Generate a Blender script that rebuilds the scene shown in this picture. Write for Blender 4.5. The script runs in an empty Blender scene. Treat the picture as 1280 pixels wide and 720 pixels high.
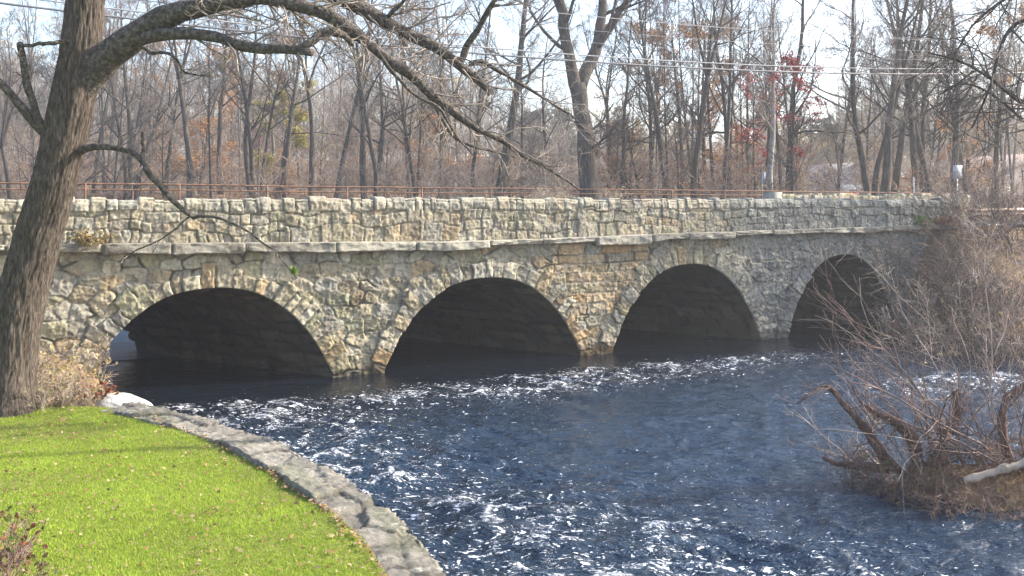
import bpy, math, random
import numpy as np
from mathutils import Vector

R = math.radians
scene = bpy.context.scene
COL = scene.collection
F_PX = 1155.0          # focal length in photo pixels (1280 wide)
EYE = 4.6              # camera height above the water
HAZE = .0011
HZ = 248.0             # horizon row in the photo


def at(px, py, Y):
    """photo pixel at distance Y -> world point"""
    return np.array([(px - 640.0) / F_PX * Y, Y, EYE - (py - HZ) / F_PX * Y])


# ------------------------------------------------------------------ numpy noise
def _hash(ix, iy, iz, seed=0):
    h = (ix.astype(np.int64) * 374761393 + iy.astype(np.int64) * 668265263 + iz.astype(np.int64) * 2147483647 + seed * 974711) & 0x7fffffff
    h = ((h ^ (h >> 13)) * 1274126177) & 0x7fffffff
    h = ((h ^ (h >> 16)) * 2246822519) & 0x7fffffff
    h = h ^ (h >> 15)
    return (h & 0xffffff) / float(0x1000000)


def rnd(i, seed=0):
    i = np.asarray(i)
    return _hash(i, i * 0 + 7, i * 0 + 3, seed)


def rnd2(i, j, seed=0):
    i = np.asarray(i); j = np.asarray(j)
    return _hash(i, j, i * 0 + 5, seed)


def vnoise(x, y, z=None, seed=0):
    x = np.asarray(x, float); y = np.asarray(y, float)
    z = np.zeros_like(x) if z is None else np.asarray(z, float)
    ix = np.floor(x); iy = np.floor(y); iz = np.floor(z)
    fx = x - ix; fy = y - iy; fz = z - iz
    fx = fx * fx * fx * (fx * (fx * 6 - 15) + 10); fy = fy * fy * fy * (fy * (fy * 6 - 15) + 10); fz = fz * fz * (3 - 2 * fz)
    r = 0
    for a in (0, 1):
        wa = fx if a else 1 - fx
        for b in (0, 1):
            wb = fy if b else 1 - fy
            for c in (0, 1):
                wc = fz if c else 1 - fz
                r = r + wa * wb * wc * _hash(ix + a, iy + b, iz + c, seed)
    return r * 2 - 1


def fbm(x, y, z=None, oct=4, seed=0, gain=.5):
    r = 0; a = 1; s = 0
    for k in range(oct):
        r = r + a * vnoise(np.asarray(x) * 2 ** k + 17.3 * k, np.asarray(y) * 2 ** k - 9.1 * k, None if z is None else np.asarray(z) * 2 ** k, seed + k)
        s += a; a *= gain
    return r / s


def smooth(a, b, x):
    t = np.clip((np.asarray(x, float) - a) / (b - a), 0, 1)
    return t * t * (3 - 2 * t)


# ------------------------------------------------------------------ object helpers
def link(o, parent=None):
    COL.objects.link(o)
    if parent is not None:
        o.parent = parent
    return o


def mesh_obj(name, V, F, mat, parent=None, shade=True, col=None, colname='tint'):
    """one mesh object from arrays; F is (n,3) or (n,4) or a list of such arrays"""
    V = np.asarray(V, np.float32).reshape(-1, 3)
    Fs = [np.asarray(f, np.int32) for f in (F if isinstance(F, list) else [F]) if len(f)]
    me = bpy.data.meshes.new(name)
    me.vertices.add(len(V)); me.vertices.foreach_set('co', V.ravel())
    idx = np.concatenate([f.ravel() for f in Fs])
    tot = np.concatenate([np.full(len(f), f.shape[1], np.int32) for f in Fs])
    st = np.concatenate([[0], np.cumsum(tot)[:-1]]).astype(np.int32)
    me.loops.add(len(idx)); me.loops.foreach_set('vertex_index', idx)
    me.polygons.add(len(tot)); me.polygons.foreach_set('loop_start', st); me.polygons.foreach_set('loop_total', tot)
    if shade:
        me.polygons.foreach_set('use_smooth', np.ones(len(tot), bool))
    if col is not None:
        col = np.asarray(col, np.float32); col = col.reshape(-1, col.shape[-1])
        if col.shape[1] == 3:
            col = np.concatenate([col, np.ones((len(col), 1), np.float32)], 1)
        at_ = me.color_attributes.new(colname, 'FLOAT_COLOR', 'POINT')
        at_.data.foreach_set('color', col.ravel())
    me.update(calc_edges=True); me.validate()
    if mat: me.materials.append(mat)
    return link(bpy.data.objects.new(name, me), parent)


def tag(o, label, cat=None, group=None, kind=None):
    o['label'] = label
    if cat: o['category'] = cat
    if group: o['group'] = group
    if kind: o['kind'] = kind
    return o


def empty(name, loc=(0, 0, 0), rz=0):
    o = bpy.data.objects.new(name, None)
    o.empty_display_size = .3
    o.location = loc; o.rotation_euler = (0, 0, rz)
    return link(o)


def copy_tree(root, skip=()):
    c = root.copy(); COL.objects.link(c)
    for ch in root.children:
        d = ch.copy(); COL.objects.link(d); d.parent = c
        for g in ch.children:
            e = g.copy(); COL.objects.link(e); e.parent = d
    return c


def grid_faces(nu, nv, wrap=False):
    """vertex index i*nv+j"""
    i, j = np.meshgrid(np.arange(nu - 1), np.arange(nv if wrap else nv - 1), indexing='ij')
    j2 = (j + 1) % nv
    return np.stack([i * nv + j, (i + 1) * nv + j, (i + 1) * nv + j2, i * nv + j2], -1).reshape(-1, 4)


class MB:
    """collects boxes / tubes for one mesh"""
    def __init__(s): s.V = []; s.Q = []; s.T = []; s.n = 0
    def add(s, V, Q=None, T=None):
        V = np.asarray(V, float).reshape(-1, 3)
        if Q is not None and len(Q): s.Q.append(np.asarray(Q) + s.n)
        if T is not None and len(T): s.T.append(np.asarray(T) + s.n)
        s.V.append(V); s.n += len(V)
    def box(s, c, e1, e2, e3):
        c, e1, e2, e3 = [np.asarray(a, float) for a in (c, e1, e2, e3)]
        V = [c + a * e1 + b * e2 + d * e3 for a in (-.5, .5) for b in (-.5, .5) for d in (-.5, .5)]
        s.add(V, [[0, 1, 3, 2], [4, 6, 7, 5], [0, 4, 5, 1], [2, 3, 7, 6], [0, 2, 6, 4], [1, 5, 7, 3]])
    def tubes(s, P, Rr, S=3):
        V, Q, T = tube_arrays(P, Rr, S); s.add(V, Q, T)
    def tube(s, pts, r, S=8):
        P = np.asarray(pts, float)[None]; Rr = np.broadcast_to(np.asarray(r, float), P.shape[:2])
        s.tubes(P, Rr, S)
    def build(s, name, mat, parent=None, shade=True):
        return mesh_obj(name, np.concatenate(s.V), s.Q + s.T, mat, parent, shade)


def tube_arrays(P, Rr, S=3):
    """P (B,N,3), Rr (B,N): tubes with end caps (fan on first ring)"""
    B, N, _ = P.shape
    T = np.empty_like(P)
    T[:, 1:-1] = P[:, 2:] - P[:, :-2]; T[:, 0] = P[:, 1] - P[:, 0]; T[:, -1] = P[:, -1] - P[:, -2]
    T /= np.linalg.norm(T, axis=2, keepdims=True) + 1e-9
    av = P[:, -1] - P[:, 0]; av /= np.linalg.norm(av, axis=1, keepdims=True) + 1e-9
    ref = np.where(np.abs(av[:, 2:3]) < .8, np.array([[0., 0, 1]]), np.array([[1., 0, 0]]))
    a = np.cross(T, ref[:, None, :]); a /= np.linalg.norm(a, axis=2, keepdims=True) + 1e-9
    b = np.cross(T, a)
    ang = np.arange(S) * 2 * math.pi / S
    V = P[:, :, None, :] + Rr[:, :, None, None] * (np.cos(ang)[None, None, :, None] * a[:, :, None, :] + np.sin(ang)[None, None, :, None] * b[:, :, None, :])
    base = (np.arange(B) * N * S)[:, None, None, None]
    i = np.arange(N - 1)[None, :, None, None] * S
    j = np.arange(S)[None, None, :, None]
    j2 = (j + 1) % S
    Q = np.concatenate([base + i + j, base + i + j2, base + i + S + j2, base + i + S + j], -1).reshape(-1, 4)
    caps = []
    for k in range(1, S - 1):
        for o, fl in ((0, 1), ((N - 1) * S, 0)):
            t = np.stack([np.arange(B) * N * S + o, np.arange(B) * N * S + o + k + (1 if fl else 0), np.arange(B) * N * S + o + k + (0 if fl else 1)], -1)
            caps.append(t)
    return V.reshape(-1, 3), Q, np.concatenate(caps)


# ------------------------------------------------------------------ materials
def new_mat(name, rough=.9, spec=.3):
    m = bpy.data.materials.new(name); m.use_nodes = True
    nt = m.node_tree; b = nt.nodes['Principled BSDF']
    b.inputs['Roughness'].default_value = rough
    b.inputs['Specular IOR Level'].default_value = spec
    return m, nt, b


def N(nt, t, **kw):
    n = nt.nodes.new(t)
    for k, v in kw.items():
        if k in n.inputs: n.inputs[k].default_value = v
        else: setattr(n, k, v)
    return n


def ramp(nt, stops, fac=None):
    r = nt.nodes.new('ShaderNodeValToRGB'); e = r.color_ramp.elements
    while len(e) < len(stops): e.new(.5)
    for k, (p, c) in enumerate(stops):
        e[k].position = p; e[k].color = (*c, 1) if len(c) == 3 else c
    if fac is not None: nt.links.new(fac, r.inputs[0])
    return r


def noise_col(name, stops, scale=3., detail=6, rough=.9, stretch=(1, 1, 1), bump=0., bscale=20., spec=.25, bdist=.02):
    m, nt, b = new_mat(name, rough, spec)
    tc = N(nt, 'ShaderNodeTexCoord'); mp = N(nt, 'ShaderNodeMapping'); mp.inputs['Scale'].default_value = stretch
    nt.links.new(tc.outputs['Object'], mp.inputs[0])
    no = N(nt, 'ShaderNodeTexNoise', Scale=scale, Detail=detail, Roughness=.6); nt.links.new(mp.outputs[0], no.inputs[0])
    r = ramp(nt, stops, no.outputs[0]); nt.links.new(r.outputs[0], b.inputs['Base Color'])
    if bump:
        n2 = N(nt, 'ShaderNodeTexNoise', Scale=bscale, Detail=5); nt.links.new(mp.outputs[0], n2.inputs[0])
        bp = N(nt, 'ShaderNodeBump', Strength=bump, Distance=bdist); nt.links.new(n2.outputs[0], bp.inputs['Height'])
        nt.links.new(bp.outputs[0], b.inputs['Normal'])
    return m


def stone_mat(name, attr='tint', bump=.5, lichen=.6):
    m, nt, b = new_mat(name, .92, .2)
    at_ = N(nt, 'ShaderNodeVertexColor', layer_name=attr)
    tc = N(nt, 'ShaderNodeTexCoord')
    n1 = N(nt, 'ShaderNodeTexNoise', Scale=9., Detail=8, Roughness=.7); nt.links.new(tc.outputs['Object'], n1.inputs[0])
    r1 = ramp(nt, [(.25, (.55, .53, .5)), (.5, (.95, .95, .93)), (.75, (1.3, 1.27, 1.2))], n1.outputs[0])
    mx = N(nt, 'ShaderNodeMix', data_type='RGBA', blend_type='MULTIPLY'); mx.inputs[0].default_value = 1
    nt.links.new(at_.outputs[0], mx.inputs[6]); nt.links.new(r1.outputs[0], mx.inputs[7])
    # dark weather streaks and pale lichen patches
    mp = N(nt, 'ShaderNodeMapping'); mp.inputs['Scale'].default_value = (2.2, 2.2, .7); nt.links.new(tc.outputs['Object'], mp.inputs[0])
    n2 = N(nt, 'ShaderNodeTexNoise', Scale=1.3, Detail=6, Roughness=.65); nt.links.new(mp.outputs[0], n2.inputs[0])
    r2 = ramp(nt, [(.3, (.5, .5, .5)), (.5, (1, 1, 1))], n2.outputs[0])
    m2 = N(nt, 'ShaderNodeMix', data_type='RGBA', blend_type='MULTIPLY'); m2.inputs[0].default_value = .8
    nt.links.new(mx.outputs[2], m2.inputs[6]); nt.links.new(r2.outputs[0], m2.inputs[7])
    n3 = N(nt, 'ShaderNodeTexNoise', Scale=4.5, Detail=7, Roughness=.75); nt.links.new(tc.outputs['Object'], n3.inputs[0])
    r3 = ramp(nt, [(.58, (0, 0, 0)), (.68, (lichen,) * 3)], n3.outputs[0])
    m3 = N(nt, 'ShaderNodeMix', data_type='RGBA'); m3.inputs[7].default_value = (.56, .55, .46, 1)
    nt.links.new(r3.outputs[0], m3.inputs[0]); nt.links.new(m2.outputs[2], m3.inputs[6])
    nt.links.new(m3.outputs[2], b.inputs['Base Color'])
    n4 = N(nt, 'ShaderNodeTexNoise', Scale=15., Detail=8, Roughness=.75); nt.links.new(tc.outputs['Object'], n4.inputs[0])
    bp = N(nt, 'ShaderNodeBump', Strength=bump, Distance=.08); nt.links.new(n4.outputs[0], bp.inputs['Height'])
    nt.links.new(bp.outputs[0], b.inputs['Normal'])
    return m


def bark_mat(name, dark, mid, light, scale=1., bump=.9):
    m, nt, b = new_mat(name, .95, .15)
    tc = N(nt, 'ShaderNodeTexCoord'); mp = N(nt, 'ShaderNodeMapping'); mp.inputs['Scale'].default_value = (9 * scale, 9 * scale, 1.5 * scale)
    nt.links.new(tc.outputs['Object'], mp.inputs[0])
    n1 = N(nt, 'ShaderNodeTexNoise', Scale=1.6, Detail=7, Roughness=.65, Distortion=.4); nt.links.new(mp.outputs[0], n1.inputs[0])
    r = ramp(nt, [(.3, dark), (.5, mid), (.72, light)], n1.outputs[0])
    nt.links.new(r.outputs[0], b.inputs['Base Color'])
    bp = N(nt, 'ShaderNodeBump', Strength=bump, Distance=.06); nt.links.new(n1.outputs[0], bp.inputs['Height'])
    nt.links.new(bp.outputs[0], b.inputs['Normal'])
    return m


def leaf_mat(name, attr='tint', trans=.35):
    m, nt, b = new_mat(name, .7, .15)
    a = N(nt, 'ShaderNodeVertexColor', layer_name=attr)
    nt.links.new(a.outputs[0], b.inputs['Base Color'])
    t = N(nt, 'ShaderNodeBsdfTranslucent'); nt.links.new(a.outputs[0], t.inputs[0])
    mx = N(nt, 'ShaderNodeMixShader'); mx.inputs[0].default_value = trans
    nt.links.new(b.outputs[0], mx.inputs[1]); nt.links.new(t.outputs[0], mx.inputs[2])
    nt.links.new(mx.outputs[0], nt.nodes['Material Output'].inputs[0])
    return m


def plain(name, c, rough=.6, metal=0., spec=.4):
    m, nt, b = new_mat(name, rough, spec)
    b.inputs['Metallic'].default_value = metal
    tc = N(nt, 'ShaderNodeTexCoord')
    no = N(nt, 'ShaderNodeTexNoise', Scale=6., Detail=5); nt.links.new(tc.outputs['Object'], no.inputs[0])
    r = ramp(nt, [(.3, tuple(x * .8 for x in c)), (.7, tuple(min(1, x * 1.15) for x in c))], no.outputs[0])
    nt.links.new(r.outputs[0], b.inputs['Base Color'])
    return m


M = {}
M['stone'] = stone_mat('weathered_stone')
M['barrelstone'] = stone_mat('dark_barrel_stone', lichen=0.)
M['wallstone'] = stone_mat('flat_wall_stone', bump=.6)
M['oak'] = bark_mat('oak_bark', (.022, .016, .012), (.08, .063, .049), (.19, .16, .13), 2.2, .9)
M['limb'] = noise_col('oak_limb_bark', [(.3, (.03, .025, .021)), (.5, (.085, .072, .06)), (.72, (.2, .18, .15))], 16, 7, .95, (1, 1, 1), .9, 26, .15, .05)
M['bark'] = bark_mat('grey_bark', (.028, .023, .019), (.075, .063, .052), (.165, .145, .12), .8, .6)
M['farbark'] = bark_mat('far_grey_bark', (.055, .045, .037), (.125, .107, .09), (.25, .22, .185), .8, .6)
M['palebark'] = bark_mat('pale_bark', (.18, .16, .14), (.34, .32, .29), (.5, .48, .45), .6, .4)
M['twig'] = noise_col('twig_bark', [(.3, (.13, .105, .085)), (.7, (.34, .285, .235))], 1.5, 3, .85)
M['twigdark'] = noise_col('twig_bark_dark', [(.3, (.04, .033, .03)), (.7, (.12, .1, .085))], 1.5, 3, .85)
M['redtwig'] = noise_col('red_brown_stems', [(.3, (.08, .048, .04)), (.7, (.29, .2, .165))], 2.5, 3, .75)
M['tantwig'] = noise_col('tan_stems', [(.3, (.17, .13, .10)), (.7, (.52, .42, .34))], 2.5, 3, .75)
M['oaktwig'] = noise_col('oak_twigs', [(.3, (.11, .09, .07)), (.7, (.36, .3, .245))], 2.5, 3, .8)
M['leaf'] = leaf_mat('leaves')
M['rust'] = noise_col('rusty_iron', [(.3, (.07, .04, .028)), (.55, (.19, .10, .06)), (.8, (.3, .19, .13))], 5, 6, .75, bump=.3, bscale=40)
M['litter'] = None


def ground_mat():
    m, nt, b = new_mat('leaf_litter_ground', .95, .1)
    tc = N(nt, 'ShaderNodeTexCoord')
    n1 = N(nt, 'ShaderNodeTexNoise', Scale=.35, Detail=9, Roughness=.7); nt.links.new(tc.outputs['Object'], n1.inputs[0])
    r1 = ramp(nt, [(.3, (.07, .05, .032)), (.48, (.17, .115, .07)), (.6, (.22, .15, .09)), (.75, (.13, .12, .05))], n1.outputs[0])
    n2 = N(nt, 'ShaderNodeTexVoronoi', Scale=9.); nt.links.new(tc.outputs['Object'], n2.inputs[0])
    r2 = ramp(nt, [(0., (.6, .55, .5)), (1., (1.35, 1.25, 1.1))], n2.outputs['Color'])
    mx = N(nt, 'ShaderNodeMix', data_type='RGBA', blend_type='MULTIPLY'); mx.inputs[0].default_value = .8
    nt.links.new(r1.outputs[0], mx.inputs[6]); nt.links.new(r2.outputs[0], mx.inputs[7]); nt.links.new(mx.outputs[2], b.inputs['Base Color'])
    n4 = N(nt, 'ShaderNodeTexNoise', Scale=6., Detail=6); nt.links.new(tc.outputs['Object'], n4.inputs[0])
    bp = N(nt, 'ShaderNodeBump', Strength=.8, Distance=.1); nt.links.new(n4.outputs[0], bp.inputs['Height']); nt.links.new(bp.outputs[0], b.inputs['Normal'])
    return m


M['ground'] = ground_mat()


def water_mat(name, foam_glint=True):
    m, nt, b = new_mat(name, .04, .75)
    b.inputs['IOR'].default_value = 1.333
    tc = N(nt, 'ShaderNodeTexCoord')
    b.inputs['Base Color'].default_value = (.0035, .009, .019, 1)
    mp = N(nt, 'ShaderNodeMapping'); mp.inputs['Rotation'].default_value = (0, 0, R(14)); mp.inputs['Scale'].default_value = (.7, 1.5, 1)
    nt.links.new(tc.outputs['Object'], mp.inputs[0])
    n1 = N(nt, 'ShaderNodeTexNoise', Scale=2.6, Detail=5, Roughness=.55, Distortion=.6); nt.links.new(mp.outputs[0], n1.inputs[0])
    n2 = N(nt, 'ShaderNodeTexNoise', Scale=11., Detail=3, Roughness=.5, Distortion=.3); nt.links.new(mp.outputs[0], n2.inputs[0])
    b1 = N(nt, 'ShaderNodeBump', Strength=.9, Distance=.2); nt.links.new(n1.outputs[0], b1.inputs['Height'])
    b2 = N(nt, 'ShaderNodeBump', Strength=1., Distance=.07); nt.links.new(n2.outputs[0], b2.inputs['Height']); nt.links.new(b1.outputs[0], b2.inputs['Normal'])
    nt.links.new(b2.outputs[0], b.inputs['Normal'])
    if foam_glint:
        a = N(nt, 'ShaderNodeVertexColor', layer_name='foam_glint')
        sp = N(nt, 'ShaderNodeSeparateColor'); nt.links.new(a.outputs[0], sp.inputs[0])
        a2 = N(nt, 'ShaderNodeVertexColor', layer_name='reflect_tint'); rs = ramp(nt, [(0, (.004, .006, .009)), (1, (.009, .026, .052))], a2.outputs[0]); nt.links.new(rs.outputs[0], b.inputs['Base Color'])  # painted reflections: near-black by the bridge, sky blue further out
        for bn, lo, hi in ((b1, .12, 1.1), (b2, .15, 1.1)):
            mr_ = N(nt, 'ShaderNodeMapRange'); mr_.inputs['To Min'].default_value = lo; mr_.inputs['To Max'].default_value = hi
            nt.links.new(sp.outputs[1], mr_.inputs[0]); nt.links.new(mr_.outputs[0], bn.inputs['Strength'])
        n3 = N(nt, 'ShaderNodeTexNoise', Scale=13., Detail=6, Roughness=.8); nt.links.new(mp.outputs[0], n3.inputs[0])
        sep = N(nt, 'ShaderNodeSeparateColor'); nt.links.new(a.outputs[0], sep.inputs[0])
        ad = N(nt, 'ShaderNodeMath', operation='ADD'); nt.links.new(sep.outputs[0], ad.inputs[0]); nt.links.new(n3.outputs[0], ad.inputs[1])
        r3 = ramp(nt, [(.0, (0, 0, 0)), (.0, (0, 0, 0)), (1., (1, 1, 1))])
        mr = N(nt, 'ShaderNodeMapRange'); mr.inputs['From Min'].default_value = 1.04; mr.inputs['From Max'].default_value = 1.24
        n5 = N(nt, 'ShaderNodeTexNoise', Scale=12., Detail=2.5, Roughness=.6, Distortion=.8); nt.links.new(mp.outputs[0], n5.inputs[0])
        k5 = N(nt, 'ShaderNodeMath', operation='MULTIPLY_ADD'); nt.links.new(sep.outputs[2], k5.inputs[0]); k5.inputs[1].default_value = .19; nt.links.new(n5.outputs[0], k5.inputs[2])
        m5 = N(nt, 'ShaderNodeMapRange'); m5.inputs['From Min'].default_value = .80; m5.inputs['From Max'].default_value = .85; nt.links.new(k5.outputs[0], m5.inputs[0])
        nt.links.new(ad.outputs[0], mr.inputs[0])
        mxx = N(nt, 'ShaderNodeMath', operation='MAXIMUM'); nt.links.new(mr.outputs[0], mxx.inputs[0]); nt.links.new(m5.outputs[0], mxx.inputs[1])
        d = N(nt, 'ShaderNodeBsdfPrincipled'); d.inputs['Base Color'].default_value = (.82, .84, .87, 1); d.inputs['Roughness'].default_value = .5  # white base colour paints sun glints along with the froth
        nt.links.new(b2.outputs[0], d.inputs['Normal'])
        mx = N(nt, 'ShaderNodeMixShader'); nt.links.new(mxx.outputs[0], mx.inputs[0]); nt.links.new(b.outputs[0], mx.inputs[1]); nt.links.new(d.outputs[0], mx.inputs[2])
        nt.links.new(mx.outputs[0], nt.nodes['Material Output'].inputs[0])
    return m


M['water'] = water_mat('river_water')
M['asphalt'] = noise_col('asphalt', [(.3, (.04, .04, .042)), (.7, (.07, .07, .07))], 30, 5, .9)

# ------------------------------------------------------------------ frame of the bridge
EU = np.array([.8944, .4472, 0]); EN = np.array([.4472, -.8944, 0]); P0 = np.array([0, 26.3, 0])
DEPTH = 6.7; SKEW = -4.17      # the arches run through on a skew


def W(u, n, z):
    u, n, z = np.broadcast_arrays(np.asarray(u, float), np.asarray(n, float), np.asarray(z, float))
    return P0 + u[..., None] * EU + n[..., None] * EN + z[..., None] * np.array([0, 0, 1.])


ARCH = [(-8.2, 2.99, 2.41), (-.78, 3.03, 2.38), (6.24, 2.87, 2.54), (12.86, 2.53, 2.66)]   # centre u, half span, crown z


def arch_curve(k, n=160):
    c, a, H = ARCH[k]
    t = np.linspace(-1, 1, 2001)
    y = H * (1 - np.abs(t) ** 2.35) ** .85
    u = c + a * t
    # straight legs below the water
    u = np.concatenate([[u[0]], u, [u[-1]]]); y = np.concatenate([[-.7], y, [-.7]])
    s = np.concatenate([[0], np.cumsum(np.hypot(np.diff(u), np.diff(y)))])
    S = np.linspace(0, s[-1], n)
    return np.interp(S, s, u), np.interp(S, s, y), S


def z_string(u):
    return np.interp(u, [-26, -12.8, -8, -2, 1, 4.4, 12, 18, 28], [3.27, 3.27, 3.22, 3.12, 3.14, 3.2, 3.28, 3.34, 3.36])


PAL = np.array([[.42, .40, .32], [.44, .40, .30], [.45, .36, .24], [.37, .365, .33], [.5, .48, .40], [.37, .37, .27], [.43, .39, .30], [.32, .315, .29], [.47, .43, .33]])


def stone_tint(i, seed, warm=None):
    p = np.array([.2, .16, .07, .15, .15, .1, .1, .04, .03]); c = np.cumsum(p)
    k = np.searchsorted(c, rnd(i, seed).clip(0, .999) * c[-1])
    k = np.clip(k, 0, len(PAL) - 1)
    col = PAL[k] * np.array([.755, .73, .68]) * (.72 + .46 * rnd(i, seed + 1))[..., None]
    if warm is not None:
        w = warm[..., None] * rnd(i, seed + 2)[..., None]
        col = col * (1 - w) + np.array([.5, .31, .14]) * (.8 + .4 * rnd(i, seed + 3))[..., None] * w
    return col


def rubble(u, z, w=.52, h=.36, seed=1):
    """irregular stones: id, distance to joint, local offset"""
    gx = u / w; gz = z / h
    # loose courses
    gz = gz + .25 * vnoise(u * .9, z * .6, seed=seed)
    gx = gx + .2 * vnoise(u * 1.1 + 5, z * 1.3, seed=seed + 1)
    ix = np.floor(gx); iz = np.floor(gz)
    f1 = np.full(u.shape, 9.); f2 = np.full(u.shape, 9.); idb = np.zeros(u.shape, np.int64); lx = np.zeros(u.shape); lz = np.zeros(u.shape)
    for a in (-1, 0, 1, 2, -2):
        for b in (-1, 0, 1):
            cx = ix + a; cz = iz + b
            hx = _hash(cx, cz, cx * 0 + 1, seed); hz = _hash(cx, cz, cx * 0 + 2, seed); hw = _hash(cx, cz, cx * 0 + 3, seed)
            dx = gx - (cx + .5 + .42 * (hx * 2 - 1) + .5 * (cz % 2)); dz = (gz - (cz + .5 + .36 * (hz * 2 - 1))) * 1.0
            d = .55 * np.hypot(dx, dz) + .45 * np.maximum(np.abs(dx), np.abs(dz)) - .16 * hw
            new = d < f1
            f2 = np.where(new, f1, np.minimum(f2, d))
            idb = np.where(new, (cx * 7919 + cz * 104729).astype(np.int64), idb)
            lx = np.where(new, dx, lx); lz = np.where(new, dz, lz)
            f1 = np.where(new, d, f1)
    return idb, (f2 - f1) * .5 * (w + h) * .5, lx * w, lz * h


def coursed(u, z, rows, wmin, wmax, seed=3, wav=.03):
    """squared stones in courses; rows = list of z boundaries"""
    zz = z + wav * vnoise(u * .8, z * .4, seed=seed) + wav * .5 * vnoise(u * 3, z * .4, seed=seed + 5)
    rows = np.asarray(rows)
    r = np.clip(np.searchsorted(rows, zz) - 1, 0, len(rows) - 2)
    idb = np.zeros(u.shape, np.int64); ed = np.zeros(u.shape); lx = np.zeros(u.shape); lz = np.zeros(u.shape)
    uu = u + .025 * vnoise(z * 5, u * .5, seed=seed + 9)
    rg = np.random.default_rng(seed)
    for k in range(len(rows) - 1):
        wd = rg.uniform(wmin, wmax, 400) * np.where(rg.random(400) < .2, .55, 1)
        b = np.cumsum(wd) - 40 - rg.random()
        m = r == k
        if not m.any(): continue
        j = np.clip(np.searchsorted(b, uu[m]), 1, len(b) - 1)
        e = np.minimum(uu[m] - b[j - 1], b[j] - uu[m])
        ez = np.minimum(zz[m] - rows[k], rows[k + 1] - zz[m])
        idb[m] = j * 131 + k * 7001; ed[m] = np.minimum(e, np.where(ez < 0, .1, ez)); lx[m] = uu[m] - .5 * (b[j - 1] + b[j]); lz[m] = zz[m] - .5 * (rows[k] + rows[k + 1])
    return idb, ed, lx, lz


def relief(idb, ed, lx, lz, u, z, seed, amp=.034, tilt=.12, rough=.030, joint=.013, facets=1.):
    jd = np.clip(.5 + 1.1 * vnoise(u * 1.9, z * 2.3, seed=seed + 40), .22, 1.3)
    fi, fe, fx_, fz_ = rubble(u + .05 * vnoise(u * 9, z * 9, seed=seed), z, .2, .15, seed + 60)
    own = smooth(0, .03, ed)
    cav = .075 * smooth(.2, .5, vnoise(u * 2.1 + 9, z * 2.6, seed=seed + 45)) * (1 - smooth(.004, .03, ed)) * facets
    facet = (.03 * (rnd(fi, seed + 61) - .5) + .20 * ((rnd(fi, seed + 62) - .5) * fx_ + (rnd(fi, seed + 63) - .5) * fz_) * 2) * facets * (.25 + .75 * own)
    d = amp * (1 - jd * (1 - smooth(0, joint * 1.8, ed))) + .055 * (rnd(idb, seed + 11) - .5)
    d = d - cav + facet + tilt * ((rnd(idb, seed + 12) - .5) * lx + (rnd(idb, seed + 13) - .5) * lz) * 2
    d = d + rough * fbm(u * 5 + rnd(idb, seed) * 50, z * 5, oct=4, seed=seed, gain=.6) * smooth(0, .06, ed) - .03 * np.abs(fbm(u * 9 + rnd(idb, seed) * 20, z * 9, oct=3, seed=seed + 6)) + .016 * fbm(u * 22, z * 22, oct=2, seed=seed + 3)
    return d


def near_bias(u):
    return smooth(-6, 6, u)


bridge = empty('stone_bridge', W(0, -3.3, 0).tolist())
BINV = -np.array(bridge.location)
tag(bridge, 'long rubble stone road bridge with four dark arches over the river', 'bridge')


def bmesh_part(name, V, F, mat, col=None, parent=bridge, shade=True):
    return mesh_obj(name, np.asarray(V).reshape(-1, 3) + BINV, F, mat, parent, shade, col)


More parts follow.
